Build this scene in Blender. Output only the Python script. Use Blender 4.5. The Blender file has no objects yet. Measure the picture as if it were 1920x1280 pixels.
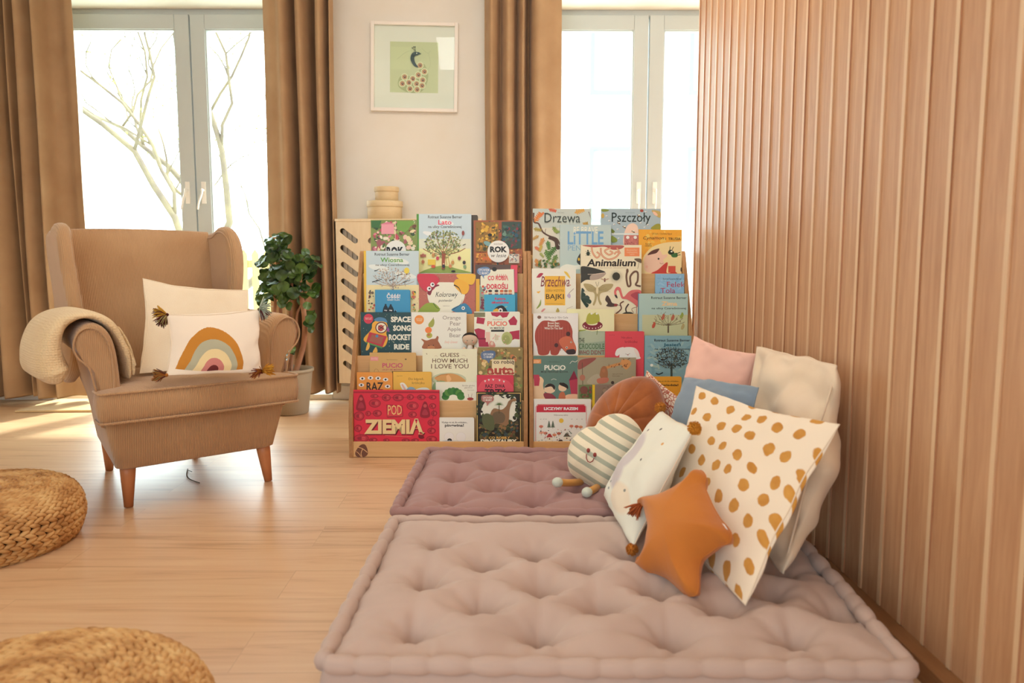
import bpy, bmesh, math, random
import numpy as np
from mathutils import Vector, Matrix, noise, geometry
random.seed(7)
PI = math.pi
sc = bpy.context.scene
COL = sc.collection

# ------------------------------------------------------------------ camera
FPX = 1480.0                       # focal length in pixels of the 1920 wide frame
CAM_H = 0.92
PITCH = math.atan(160 / FPX)
YAW = math.radians(-0.4)
cd = bpy.data.cameras.new('camera')
cd.sensor_width = 36.0
cd.lens = FPX / 1920 * 36.0
cd.clip_start = 0.05
cd.clip_end = 200
cd.dof.use_dof = True
cd.dof.focus_distance = 3.45
cd.dof.aperture_fstop = 3.4
cam = bpy.data.objects.new('camera', cd)
cam.location = (0, 0, CAM_H)
cam.rotation_euler = (PI / 2 - PITCH, 0, YAW)
COL.objects.link(cam)
sc.camera = cam

# ------------------------------------------------------------------ colour management
sc.view_settings.view_transform = 'Standard'
sc.view_settings.look = 'None'
sc.view_settings.gamma = 1
sc.view_settings.use_curve_mapping = False
sc.view_settings.exposure = -0.05
sc.cycles.use_denoising = True
sc.cycles.max_bounces = 8
sc.cycles.diffuse_bounces = 4
sc.cycles.glossy_bounces = 3
sc.cycles.transmission_bounces = 4
sc.cycles.transparent_max_bounces = 12
sc.cycles.caustics_reflective = False
sc.cycles.caustics_refractive = False
sc.cycles.sample_clamp_indirect = 6

# ------------------------------------------------------------------ world: bright overcast day outside
w = bpy.data.worlds.new('world'); sc.world = w; w.use_nodes = True
nt = w.node_tree; nt.nodes.clear()
wo = nt.nodes.new('ShaderNodeOutputWorld'); bg = nt.nodes.new('ShaderNodeBackground')
tc = nt.nodes.new('ShaderNodeTexCoord'); sx = nt.nodes.new('ShaderNodeSeparateXYZ')
mr = nt.nodes.new('ShaderNodeMapRange'); mr.inputs[1].default_value = -0.05; mr.inputs[2].default_value = 0.35
ad = nt.nodes.new('ShaderNodeMath'); ad.operation = 'MULTIPLY_ADD'; ad.inputs[1].default_value = 1.3

mx = nt.nodes.new('ShaderNodeMix'); mx.data_type = 'RGBA'
SKY_FRONT = 11.0
mx.inputs[6].default_value = (0.80, 0.90, 0.96, 1)      # the room side: soft cool fill added through the open end behind the camera
mx.inputs[7].default_value = (SKY_FRONT * 0.86, SKY_FRONT * 0.98, SKY_FRONT * 1.04, 1)
nt.links.new(tc.outputs['Generated'], sx.inputs[0]); nt.links.new(sx.outputs[2], ad.inputs[0]); nt.links.new(sx.outputs[1], ad.inputs[2]); nt.links.new(ad.outputs[0], mr.inputs[0])
nt.links.new(mr.outputs[0], mx.inputs[0]); nt.links.new(mx.outputs[2], bg.inputs[0])
nt.links.new(bg.outputs[0], wo.inputs[0])

def lamp(name, kind, loc, rot, energy, color, size=None, size_y=None):
    d = bpy.data.lights.new(name, kind); d.energy = energy; d.color = color
    if kind == 'AREA':
        d.shape = 'RECTANGLE'; d.size = size; d.size_y = size_y or size
    o = bpy.data.objects.new(name, d); o.location = loc; o.rotation_euler = rot; COL.objects.link(o)
    return o
sun = lamp('sun', 'SUN', (0, 9, 8), (0, 0, 0), 6.5, (1.0, 0.97, 0.90))
sun.data.angle = math.radians(3.0)
sun.rotation_euler = Vector((-0.30, -0.68, -1.05)).to_track_quat('-Z', 'Y').to_euler()
# assumed warm ceiling lights, and a fill added behind the camera for assumed daylight
lamp('assumed_ceiling_area', 'AREA', (-0.9, 1.7, 2.72), (0, 0, 0), 6, (1.0, 0.96, 0.90), 1.6, 1.6)  # assumed ceiling lamp out of view, no fitting is built
lamp('assumed_ceiling_area', 'AREA', (0.0, 2.9, 2.72), (math.radians(22), 0, 0), 26, (1.0, 0.96, 0.90), 1.2, 0.6)  # assumed ceiling lamp, tilted and strengthened to brighten the shelves and floor
lamp('added_rear_fill_area', 'AREA', (-1.0, -1.95, 1.5), (math.radians(86), 0, math.radians(-12)), 50, (0.83, 1.04, 1.16), 3.2, 2.0)  # added fill light for assumed daylight; no window is built there

# ------------------------------------------------------------------ helpers: pixels to points
def _cam_matrix():
    a = PI / 2 - PITCH; c, s = math.cos(YAW), math.sin(YAW)
    Rx = Matrix(((1, 0, 0), (0, math.cos(a), -math.sin(a)), (0, math.sin(a), math.cos(a))))
    Rz = Matrix(((c, -s, 0), (s, c, 0), (0, 0, 1)))
    return Rz @ Rx
CM = _cam_matrix(); CO = Vector((0, 0, CAM_H))
def ray(px, py):
    return CM @ Vector(((px - 960) / FPX, -(py - 640) / FPX, -1.0))
def P(px, py, X=None, Y=None, Z=None):
    d = ray(px, py)
    t = X / d.x if X is not None else (Y / d.y if Y is not None else (Z - CAM_H) / d.z)
    return CO + d * t
def PP(px, py, p0, n):
    d = ray(px, py)
    return CO + d * ((Vector(p0) - CO).dot(n) / d.dot(n))
def lin(h, k=1.0):
    h = h.lstrip('#'); v = [int(h[i:i + 2], 16) / 255 for i in (0, 2, 4)]
    return tuple((x / 12.92 if x <= .04045 else ((x + .055) / 1.055) ** 2.4) * k for x in v) + (1.0,)

# ------------------------------------------------------------------ helpers: objects
def tag(o, label=None, cat=None, group=None, kind=None):
    for k, v in (('label', label), ('category', cat), ('group', group), ('kind', kind)):
        if v: o[k] = v
    return o
def empty(name, label, cat, loc=(0, 0, 0), rz=0, group=None, kind=None):
    o = bpy.data.objects.new(name, None); o.location = loc; o.rotation_euler = (0, 0, rz)
    o.empty_display_size = 0.05; COL.objects.link(o)
    return tag(o, label, cat, group, kind)
class MB:
    """collects geometry for ONE mesh object"""
    def __init__(s): s.v = []; s.f = []; s.m = []; s.sm = []; s.uv = []
    def add(s, vs, fs, m=0, smooth=True, uvs=None):
        b = len(s.v); s.v += [tuple(v) for v in vs]
        for f in fs:
            s.f.append([b + i for i in f]); s.m.append(m); s.sm.append(smooth)
            s.uv.append([uvs[i] for i in f] if uvs is not None else [(0, 0)] * len(f))
        return s
    def box(s, lo, hi, m=0, M=None, smooth=False):
        x0, y0, z0 = lo; x1, y1, z1 = hi
        vs = [Vector(p) for p in ((x0,y0,z0),(x1,y0,z0),(x1,y1,z0),(x0,y1,z0),(x0,y0,z1),(x1,y0,z1),(x1,y1,z1),(x0,y1,z1))]
        if M: vs = [M @ v for v in vs]
        return s.add(vs, [(0,3,2,1),(4,5,6,7),(0,1,5,4),(1,2,6,5),(2,3,7,6),(3,0,4,7)], m, smooth)
    def prism(s, pts, f, a, b, m=0, smooth=False):
        """pts: 2D outline, f(u,v,t)->3D, extruded t=a..b"""
        n = len(pts)
        vs = [f(p[0], p[1], a) for p in pts] + [f(p[0], p[1], b) for p in pts]
        fs = [tuple(range(n))[::-1], tuple(range(n, 2 * n))] + [(i, (i + 1) % n, n + (i + 1) % n, n + i) for i in range(n)]
        return s.add(vs, fs, m, smooth)
    def tube(s, pts, r, seg=8, m=0, cap=True, closed=False, flat=1.0):
        pts = [Vector(p) for p in pts]; n = len(pts)
        rs = r if hasattr(r, '__len__') else [r] * n
        vs = []; prev = None
        for i, p in enumerate(pts):
            if closed: t = pts[(i + 1) % n] - pts[i - 1]
            else: t = pts[min(i + 1, n - 1)] - pts[max(i - 1, 0)]
            t = t.normalized() if t.length > 1e-9 else Vector((0, 0, 1))
            if prev is None:
                a = Vector((0, 0, 1)) if abs(t.z) < .9 else Vector((1, 0, 0))
                u = (a - t * a.dot(t)).normalized()
            else: u = (prev - t * prev.dot(t)).normalized()
            prev = u; v_ = t.cross(u)
            for k in range(seg):
                q = 2 * PI * k / seg
                vs.append(p + (u * math.cos(q) * flat + v_ * math.sin(q)) * rs[i])
        fs = []
        rng = n if closed else n - 1
        for i in range(rng):
            j = (i + 1) % n
            for k in range(seg):
                k2 = (k + 1) % seg
                fs.append((i * seg + k, i * seg + k2, j * seg + k2, j * seg + k))
        if cap and not closed:
            fs.append(tuple(range(seg))[::-1]); fs.append(tuple((n - 1) * seg + k for k in range(seg)))
        return s.add(vs, fs, m)
    def lathe(s, prof, c=(0, 0, 0), seg=32, m=0, M=None, smooth=True):
        vs = []; fs = []; n = len(prof)
        for (r, z) in prof:
            for k in range(seg):
                q = 2 * PI * k / seg
                v = Vector((r * math.cos(q), r * math.sin(q), z))
                vs.append((M @ v if M else v) + Vector(c))
        for i in range(n - 1):
            for k in range(seg):
                k2 = (k + 1) % seg
                fs.append((i * seg + k, i * seg + k2, (i + 1) * seg + k2, (i + 1) * seg + k))
        fs.append(tuple(range(seg))[::-1]); fs.append(tuple((n - 1) * seg + k for k in range(seg)))
        return s.add(vs, fs, m, smooth)
    def ball(s, c, r, seg=12, ring=8, m=0, M=None, smooth=True):
        r = r if hasattr(r, '__len__') else (r, r, r)
        vs = []; fs = []
        for i in range(ring + 1):
            a = PI * i / ring
            for k in range(seg):
                q = 2 * PI * k / seg
                v = Vector((r[0] * math.sin(a) * math.cos(q), r[1] * math.sin(a) * math.sin(q), r[2] * math.cos(a)))
                vs.append((M @ v if M else v) + Vector(c))
        for i in range(ring):
            for k in range(seg):
                k2 = (k + 1) % seg
                fs.append((i * seg + k, (i + 1) * seg + k, (i + 1) * seg + k2, i * seg + k2))
        return s.add(vs, fs, m, smooth)
    def grid(s, fn, nu, nv, m=0, cu=False, cv=False, flip=False, uvf=None):
        """fn(u,v) in 0..1"""
        vs = []; uvs = []
        Nu = nu if cu else nu + 1; Nv = nv if cv else nv + 1
        for j in range(Nv):
            for i in range(Nu):
                vs.append(fn(i / nu, j / nv)); uvs.append((i / nu, j / nv))
        fs = []
        for j in range(nv):
            for i in range(nu):
                a = j * Nu + i; b = j * Nu + (i + 1) % Nu; c = ((j + 1) % Nv) * Nu + (i + 1) % Nu; d = ((j + 1) % Nv) * Nu + i
                fs.append((a, d, c, b) if flip else (a, b, c, d))
        return s.add(vs, fs, m, True, uvs)
    def build(s, name, mats, parent=None, bevel=0, bseg=2, sub=0, solid=0, wn=False, merge=False):
        me = bpy.data.meshes.new(name)
        me.from_pydata(s.v, [], s.f)
        mats = mats if isinstance(mats, (list, tuple)) else [mats]
        for m in mats: me.materials.append(m)
        me.polygons.foreach_set('material_index', s.m)
        me.polygons.foreach_set('use_smooth', s.sm)
        uvl = me.uv_layers.new(name='UVMap')
        uvl.data.foreach_set('uv', [c for f in s.uv for p in f for c in p])
        me.update()
        if merge:
            bm = bmesh.new(); bm.from_mesh(me); bmesh.ops.remove_doubles(bm, verts=bm.verts, dist=1e-5)
            bmesh.ops.recalc_face_normals(bm, faces=bm.faces); bm.to_mesh(me); bm.free()
        o = bpy.data.objects.new(name, me); COL.objects.link(o)
        if parent: o.parent = parent
        if solid:
            q = o.modifiers.new('s', 'SOLIDIFY'); q.thickness = solid; q.offset = 0
        if bevel:
            q = o.modifiers.new('b', 'BEVEL'); q.width = bevel; q.segments = bseg; q.limit_method = 'ANGLE'; q.angle_limit = math.radians(35)
            me.polygons.foreach_set('use_smooth', [True] * len(me.polygons))
            q = o.modifiers.new('w', 'WEIGHTED_NORMAL'); q.keep_sharp = True
        if sub:
            q = o.modifiers.new('u', 'SUBSURF'); q.levels = sub; q.render_levels = sub
        return o
def cr(pts, n=8, closed=False):
    """Catmull-Rom through points (any dimension)"""
    pts = [Vector(p) for p in pts]; N = len(pts); out = []
    for i in range(N if closed else N - 1):
        g = (lambda k: pts[k % N]) if closed else (lambda k: pts[max(0, min(N - 1, k))])
        p0, p1, p2, p3 = g(i - 1), g(i), g(i + 1), g(i + 2)
        for k in range(n):
            t = k / n
            out.append(0.5 * ((2 * p1) + (p2 - p0) * t + (2 * p0 - 5 * p1 + 4 * p2 - p3) * t * t + (3 * p1 - p0 - 3 * p2 + p3) * t ** 3))
    if not closed: out.append(pts[-1])
    return out
def nz(p, s=1.0): return noise.noise(Vector(p) * s)

# ------------------------------------------------------------------ helpers: materials
def new_mat(name):
    m = bpy.data.materials.new(name); m.use_nodes = True
    nt = m.node_tree; b = nt.nodes['Principled BSDF']
    return m, nt, b
def N(nt, t, **kw):
    n = nt.nodes.new(t)
    for k, v in kw.items():
        if k.startswith('i'): n.inputs[int(k[1:])].default_value = v
        else: setattr(n, k, v)
    return n
def plain(name, col, rough=.6, spec=.3, metal=0):
    m, nt, b = new_mat(name)
    b.inputs['Base Color'].default_value = lin(col) if isinstance(col, str) else col
    b.inputs['Roughness'].default_value = rough; b.inputs['Specular IOR Level'].default_value = spec
    b.inputs['Metallic'].default_value = metal
    return m
_pc = {}
def ink(col, rough=.42, spec=.35):
    """printed colour with a faint paper grain"""
    k = (col, rough)
    if k not in _pc: _pc[k] = plain('print_' + col.strip('#'), tuple(min(.88, v * 1.22) for v in lin(col)[:3]) + (1,), rough, spec)
    return _pc[k]
def bump(nt, b, src, strength, dist=.002):
    bp = N(nt, 'ShaderNodeBump'); bp.inputs['Strength'].default_value = strength; bp.inputs['Distance'].default_value = dist
    nt.links.new(src, bp.inputs['Height']); nt.links.new(bp.outputs[0], b.inputs['Normal'])
def fabric(name, col, col2=None, scale=900, rough=.9, strength=.25, mott=6, amt=.25, trans=0, sheen=.2, weave='noise', dist=.0015, coord='Object'):
    m, nt, b = new_mat(name)
    b.inputs['Roughness'].default_value = rough; b.inputs['Specular IOR Level'].default_value = .15
    b.inputs['Sheen Weight'].default_value = sheen
    tc = N(nt, 'ShaderNodeTexCoord')
    n1 = N(nt, 'ShaderNodeTexNoise'); n1.inputs['Scale'].default_value = mott; n1.inputs['Detail'].default_value = 5
    nt.links.new(tc.outputs[coord], n1.inputs['Vector'])
    mx = N(nt, 'ShaderNodeMix', data_type='RGBA')
    c1 = lin(col); c2 = lin(col2) if col2 else tuple(x * (1 - amt) for x in c1[:3]) + (1,)
    mx.inputs[6].default_value = c1; mx.inputs[7].default_value = c2
    mr = N(nt, 'ShaderNodeMapRange'); mr.inputs[1].default_value = .35; mr.inputs[2].default_value = .7
    nt.links.new(n1.outputs[0], mr.inputs[0]); nt.links.new(mr.outputs[0], mx.inputs[0])
    nt.links.new(mx.outputs[2], b.inputs['Base Color'])
    if weave == 'noise':
        n2 = N(nt, 'ShaderNodeTexNoise'); n2.inputs['Scale'].default_value = scale; n2.inputs['Detail'].default_value = 2
        nt.links.new(tc.outputs[coord], n2.inputs['Vector']); src = n2.outputs[0]
    elif weave == 'cord':
        n2 = N(nt, 'ShaderNodeTexWave', wave_type='BANDS', bands_direction='X'); n2.inputs['Scale'].default_value = scale; n2.inputs['Distortion'].default_value = .4; n2.inputs['Detail Scale'].default_value=3
        nt.links.new(tc.outputs[coord], n2.inputs['Vector']); src = n2.outputs['Fac']
    elif weave == 'knit':
        n2 = N(nt, 'ShaderNodeTexVoronoi'); n2.inputs['Scale'].default_value = scale; n2.inputs['Randomness'].default_value = .35
        nt.links.new(tc.outputs[coord], n2.inputs['Vector']); src = n2.outputs['Distance']
    bump(nt, b, src, strength, dist)
    if trans:
        b.inputs['Transmission Weight'].default_value = 0
        out = nt.nodes['Material Output']; ms = N(nt, 'ShaderNodeMixShader'); tr = N(nt, 'ShaderNodeBsdfTranslucent')
        tr.inputs[0].default_value = c1; ms.inputs[0].default_value = trans
        nt.links.new(b.outputs[0], ms.inputs[1]); nt.links.new(tr.outputs[0], ms.inputs[2]); nt.links.new(ms.outputs[0], out.inputs[0])
    return m
def wood(name, c1, c2, axis='Z', scale=1.0, rough=.45, spec=.35, rnd=0.0, strength=.08, stretch=14):
    m, nt, b = new_mat(name)
    b.inputs['Roughness'].default_value = rough; b.inputs['Specular IOR Level'].default_value = spec
    tc = N(nt, 'ShaderNodeTexCoord'); mp = N(nt, 'ShaderNodeMapping')
    sc_ = [stretch * scale] * 3; sc_['XYZ'.index(axis)] = 1.1 * scale
    mp.inputs['Scale'].default_value = sc_
    oi = N(nt, 'ShaderNodeObjectInfo'); ml = N(nt, 'ShaderNodeVectorMath', operation='SCALE'); ml.inputs['Scale'].default_value = 37.0
    cx = N(nt, 'ShaderNodeCombineXYZ')
    for i in range(3): nt.links.new(oi.outputs['Random'], cx.inputs[i])
    nt.links.new(cx.outputs[0], ml.inputs[0]); nt.links.new(ml.outputs[0], mp.inputs['Location'])
    nt.links.new(tc.outputs['Object'], mp.inputs['Vector'])
    n1 = N(nt, 'ShaderNodeTexNoise'); n1.inputs['Scale'].default_value = 1.6; n1.inputs['Detail'].default_value = 7; n1.inputs['Roughness'].default_value = .62; n1.inputs['Distortion'].default_value = .8
    nt.links.new(mp.outputs[0], n1.inputs['Vector'])
    n2 = N(nt, 'ShaderNodeTexNoise'); n2.inputs['Scale'].default_value = 9; n2.inputs['Detail'].default_value = 3
    nt.links.new(mp.outputs[0], n2.inputs['Vector'])
    ad = N(nt, 'ShaderNodeMath', operation='MULTIPLY_ADD'); ad.inputs[1].default_value = .35
    nt.links.new(n2.outputs[0], ad.inputs[0]); nt.links.new(n1.outputs[0], ad.inputs[2])
    if rnd:
        r2 = N(nt, 'ShaderNodeMath', operation='MULTIPLY_ADD'); r2.inputs[1].default_value = rnd
        nt.links.new(oi.outputs['Random'], r2.inputs[0]); nt.links.new(ad.outputs[0], r2.inputs[2]); src = r2.outputs[0]; off = rnd / 2
    else: src = ad.outputs[0]; off = 0
    mr = N(nt, 'ShaderNodeMapRange'); mr.inputs[1].default_value = .42 + off; mr.inputs[2].default_value = .95 + off
    nt.links.new(src, mr.inputs[0])
    mx = N(nt, 'ShaderNodeMix', data_type='RGBA'); mx.inputs[6].default_value = lin(c1); mx.inputs[7].default_value = lin(c2)
    nt.links.new(mr.outputs[0], mx.inputs[0]); nt.links.new(mx.outputs[2], b.inputs['Base Color'])
    bump(nt, b, n2.outputs[0], strength, .001)
    return m

M_WALL = fabric('painted_plaster', 'F0E9DE', 'EEE6D9', scale=220, rough=.85, strength=.05, sheen=0)
M_CEIL = plain('ceiling_paint', 'F3E9DC', .9, .1)
M_PVC = plain('window_pvc', 'C6CBC9', .35, .4)
M_WHITE = plain('white_lacquer', 'F4EDE4', .4, .4)
M_CURT = fabric('curtain_cotton', 'BF9B75', 'B28D68', scale=500, rough=.85, strength=.15, trans=.06, sheen=.1)
M_PLY = wood('birch_plywood_pale', 'EFD9B6', 'E6CBA2', axis='Z', rough=.5)
M_PLY2 = wood('birch_plywood_warm', 'E2B883', 'D5A66E', axis='X', rough=.5)
M_PLYE = wood('plywood_edge', 'B98A5C', '9F7248', axis='Y', rough=.6)
M_CORD = fabric('armchair_corduroy', 'C49B72', 'B88E66', weave='cord', scale=52, strength=.55, dist=.0022, sheen=.35, mott=4)
M_LEGW = wood('beech_leg', 'CE8A5C', 'B9744A', axis='Z', rough=.4)
M_CREAM = fabric('cream_boucle', 'F1DFC4', 'EAD4B6', weave='knit', scale=240, strength=.35, dist=.002)
M_KNIT = fabric('cream_knit', 'E9CFA6', 'E2C497', weave='knit', scale=120, strength=.8, dist=.004)
# ================================================================== THE ROOM
WY = 5.05      # room side of the window wall
GY = 5.25      # room side of the window frames
FLY = 5.6
# floor: long planks running along the window wall
m, nt_, b = new_mat('oak_laminate')
tcn = N(nt_, 'ShaderNodeTexCoord')
br = N(nt_, 'ShaderNodeTexBrick'); br.offset = .37; br.squash = 1.0
br.inputs['Color1'].default_value = (0, 0, 0, 1); br.inputs['Color2'].default_value = (1, 1, 1, 1); br.inputs['Mortar'].default_value = (.5, .5, .5, 1)
br.inputs['Scale'].default_value = 1.0; br.inputs['Mortar Size'].default_value = .0011; br.inputs['Mortar Smooth'].default_value = .3
br.inputs['Brick Width'].default_value = 1.9; br.inputs['Row Height'].default_value = .192
mpb = N(nt_, 'ShaderNodeMapping'); mpb.inputs['Location'].default_value = (.62, .06, 0)
nt_.links.new(tcn.outputs['Object'], mpb.inputs['Vector']); nt_.links.new(mpb.outputs[0], br.inputs['Vector'])
mp = N(nt_, 'ShaderNodeMapping'); mp.inputs['Scale'].default_value = (1.0, 15, 1)
nt_.links.new(tcn.outputs['Object'], mp.inputs['Vector'])
va = N(nt_, 'ShaderNodeVectorMath', operation='MULTIPLY_ADD'); va.inputs[1].default_value = (9, 31, 5)
nt_.links.new(br.outputs['Color'], va.inputs[0]); nt_.links.new(mp.outputs[0], va.inputs[2])
g1 = N(nt_, 'ShaderNodeTexNoise'); g1.inputs['Scale'].default_value = 1.3; g1.inputs['Detail'].default_value = 8; g1.inputs['Roughness'].default_value = .62; g1.inputs['Distortion'].default_value = 1.1
nt_.links.new(va.outputs[0], g1.inputs['Vector'])
rm = N(nt_, 'ShaderNodeValToRGB')
rm.color_ramp.elements[0].position = .28; rm.color_ramp.elements[0].color = lin('B5875C')
rm.color_ramp.elements[1].position = .72; rm.color_ramp.elements[1].color = lin('E2BF96')
e = rm.color_ramp.elements.new(.46); e.color = lin('D8AE85')
nt_.links.new(g1.outputs[0], rm.inputs[0])
hs = N(nt_, 'ShaderNodeMix', data_type='RGBA', blend_type='MULTIPLY'); hs.inputs[7].default_value = (.93, .92, .90, 1)
bw = N(nt_, 'ShaderNodeRGBToBW'); nt_.links.new(br.outputs['Color'], bw.inputs[0])
nt_.links.new(bw.outputs[0], hs.inputs[0]); nt_.links.new(rm.outputs[0], hs.inputs[6])
sm = N(nt_, 'ShaderNodeMix', data_type='RGBA'); sm.inputs[7].default_value = lin('8A5D3A')
mm = N(nt_, 'ShaderNodeMath', operation='MULTIPLY'); mm.inputs[1].default_value = .32
nt_.links.new(br.outputs['Fac'], mm.inputs[0]); nt_.links.new(mm.outputs[0], sm.inputs[0]); nt_.links.new(hs.outputs[2], sm.inputs[6])
nt_.links.new(sm.outputs[2], b.inputs['Base Color'])
b.inputs['Roughness'].default_value = .40; b.inputs['Specular IOR Level'].default_value = 1.0; b.inputs['Coat Weight'].default_value = .0; b.inputs['Coat Roughness'].default_value = .40
bump(nt_, b, g1.outputs[0], .06, .001)
M_FLOOR = m
tag(MB().box((-4.2, -2.2, -.05), (3.2, FLY - .05, 0)).build('floor', M_FLOOR), kind='structure')
tag(MB().box((-4.2, -2.2, 2.78), (3.2, FLY - .05, 2.9)).build('ceiling', M_CEIL), kind='structure')
tag(MB().box((-4.35, -2.2, 0), (-4.2, FLY, 2.78)).build('wall_left', M_WALL), kind='structure')

cx1 = P(363, 200, Y=GY).x; cx2 = P(1214, 200, Y=GY).x
HW = .90; WT = P(363, 17, Y=GY).z        # half width and head height of the openings
wb = MB()
for a, b_ in ((-4.2, cx1 - HW), (cx1 + HW, cx2 - HW), (cx2 + HW, 3.2)):
    wb.box((a, WY, 0), (b_, FLY, 2.78))
for c in (cx1, cx2):
    wb.box((c - HW, WY, WT), (c + HW, FLY, 2.78))
tag(wb.build('wall_back', M_WALL), kind='structure')
bb = MB()
bb.box((cx1 + HW + .0, WY - .014, 0), (cx2 - HW, WY, .09)); bb.box((-4.2, WY - .014, 0), (cx1 - HW, WY, .09))
tag(bb.build('baseboard_back', M_WHITE, bevel=.003), kind='structure')

# glass
mg, ntg, bg_ = new_mat('window_glass')
outg = ntg.nodes['Material Output']; tr = N(ntg, 'ShaderNodeBsdfTransparent'); tr.inputs[0].default_value = (.96, 1, .99, 1)
gl = N(ntg, 'ShaderNodeBsdfGlossy'); gl.inputs['Roughness'].default_value = .01
mxs = N(ntg, 'ShaderNodeMixShader'); mxs.inputs[0].default_value = .015
ntg.links.new(tr.outputs[0], mxs.inputs[1]); ntg.links.new(gl.outputs[0], mxs.inputs[2]); ntg.links.new(mxs.outputs[0], outg.inputs[0])
M_GLASS = mg
def ring(mb, x0, z0, x1, z1, wdt, ya, yb, bottom=None):
    bt = bottom or wdt
    mb.box((x0, ya, z0), (x0 + wdt, yb, z1)); mb.box((x1 - wdt, ya, z0), (x1, yb, z1))
    mb.box((x0 + wdt, ya, z1 - wdt), (x1 - wdt, yb, z1)); mb.box((x0 + wdt, ya, z0), (x1 - wdt, yb, z0 + bt))
def window(n, c, hx):
    w_ = MB(); ring(w_, c - HW, 0, c + HW, WT, .046, GY, GY + .08)
    root = w_.build('window_%d' % n, M_PVC, bevel=.003); tag(root, kind='structure')
    MB().box((c - HW, WY - .02, 0), (c + HW, GY, .035)).build('window_sill', M_WHITE, root, bevel=.004)
    for s in (-1, 1):
        x0, x1 = (c - HW + .035, c - .004) if s < 0 else (c + .004, c + HW - .035)
        q = MB(); ring(q, x0, .035, x1, WT - .035, .092, GY - .018, GY + .05)
        ring(q, x0 + .088, .035 + .088, x1 - .088, WT - .035 - .088, .012, GY - .010, GY + .03)
        sash = q.build('sash', M_PVC, root, bevel=.004)
        MB().box((x0 + .08, GY + .012, .115), (x1 - .08, GY + .018, WT - .115)).build('glass', M_GLASS, sash)
        # handle: rounded base plate and a lever hanging down
        hxp = c + s * .052; hz = 1.345
        h = MB()
        h.box((hxp - .014, GY - .030, hz - .085), (hxp + .014, GY - .017, hz + .055))
        h.tube([(hxp, GY - .018, hz), (hxp, GY - .062, hz)], .010, 10)
        h.tube(cr([(hxp, GY - .060, hz + .008), (hxp + s * .002 * hx, GY - .064, hz - .02), (hxp - .018 * hx, GY - .064, hz - .075), (hxp - .03 * hx, GY - .060, hz - .125)], 5), [.011] * 14 + [.009] * 2, 10, flat=.6)
        h.build('handle', M_WHITE, sash, bevel=.004)
    return root
window(1, cx1, 1); window(2, cx2, 0)

# ------------------------------------------------------------------ slatted partition
def SX(Y): return .953 - .011 * Y
SLATS = [wood('slat_oak_%s' % n, a_, b_, axis='Z', scale=1.2, rough=.5, stretch=16) for n, a_, b_ in (('honey', 'D2A47C', 'B4825C'), ('pale', 'DEB48E', 'C4936C'), ('rosy', 'CA9270', 'A26C4E'), ('brown', 'BE8660', '945E40'))]
M_SLAT = SLATS[0]
M_SLATE = wood('slat_front_edge', 'E3C29B', 'D8B28A', axis='Z', scale=1.2, rough=.45, stretch=10)
wr = MB().box((.0, 0, 0), (.12, 3.86 + 1.6, 2.78), M=Matrix.Translation((SX(3.86) + .064, -1.6, 0)) @ Matrix.Rotation(math.atan(.011), 4, 'Z')).build('wall_right', M_SLAT)
tag(wr, kind='structure')
Y0 = 1.578
for k in range(-7, 23):
    Y = Y0 + k * .1033
    q = MB(); x = SX(Y)
    q.box((x, Y, .05), (x + .068, Y + .015, 2.77), 0)
    q.f.pop(5); q.m.pop(5); q.sm.pop(5); q.uv.pop(5)
    q.add([(x, Y, .05), (x, Y + .015, .05), (x, Y + .015, 2.77), (x, Y, 2.77)], [(0, 3, 2, 1)], 1, False)
    o = q.build('slat', [SLATS[(k * 7 + k * k // 3) % 4], M_SLATE], wr)
# skirting the slats stand over
tag(MB().box((0, 0, 0), (.06, 5.4, .048), M=Matrix.Translation((SX(3.8) + .022, -1.55, 0)) @ Matrix.Rotation(math.atan(.011), 4, 'Z')).build('baseboard_right', wood('baseboard_wood', '9A6A42', '7E5432', axis='Y'), bevel=.003), kind='structure')

# ------------------------------------------------------------------ outside the windows
tag(MB().box((-14, FLY + .01, -.25), (12, 26, -.12)).build('ground_outside', fabric('pale_paving_outside', 'C2CCC4', 'B4BEB4', scale=60, strength=.3, mott=.8)), 'pale ground of the yard seen through the windows', 'ground')['kind'] = 'structure'
M_BARK = fabric('pale_bark', '74665A', '938468', scale=60, strength=.6, mott=5, sheen=0)
M_LEAF_OUT = plain('spring_leaf', 'B9C46A', .6, .2)
def tree_mesh(seed, base, h, spread, n0=3, r0=.07, lean=(0, 0)):
    rnd = random.Random(seed); t = MB(); lv = MB()
    def branch(p, d, L, r, depth):
        pts = [p.copy()]; rs = [r]; n = 9
        for i in range(n):
            d = (d + Vector((rnd.uniform(-.55, .55), rnd.uniform(-.1, .1), rnd.uniform(-.2, .34)))).normalized()
            p = p + d * L / n; pts.append(p.copy()); rs.append(r * (1 - .62 * (i + 1) / n))
            if depth > 0 and i > 1 and rnd.random() < .5:
                dd = (d + Vector((rnd.uniform(-1, 1), rnd.uniform(-.15, .15), rnd.uniform(-.3, .8)))).normalized()
                branch(p.copy(), dd, L * rnd.uniform(.45, .75), rs[-1] * .62, depth - 1)
            if depth == 0 and rnd.random() < .55:
                for _ in range(2):
                    c = p + Vector((rnd.uniform(-.1, .1), rnd.uniform(-.1, .1), rnd.uniform(-.1, .1)))
                    a = Vector((rnd.uniform(-1, 1), rnd.uniform(-1, 1), rnd.uniform(-1, 1))).normalized() * .022; b2 = a.cross(Vector((.3, .8, .5))).normalized() * .012
                    lv.add([c - a, c + b2, c + a, c - b2], [(0, 1, 2, 3)])
        t.tube(pts, rs, 6)
    for k in range(n0):
        branch(Vector(base) + Vector((rnd.uniform(-.1, .1), 0, 0)), Vector((lean[0] + rnd.uniform(-spread, spread), rnd.uniform(-.2, .2), 1)).normalized(), h, r0, 3)
    return t, lv
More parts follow.
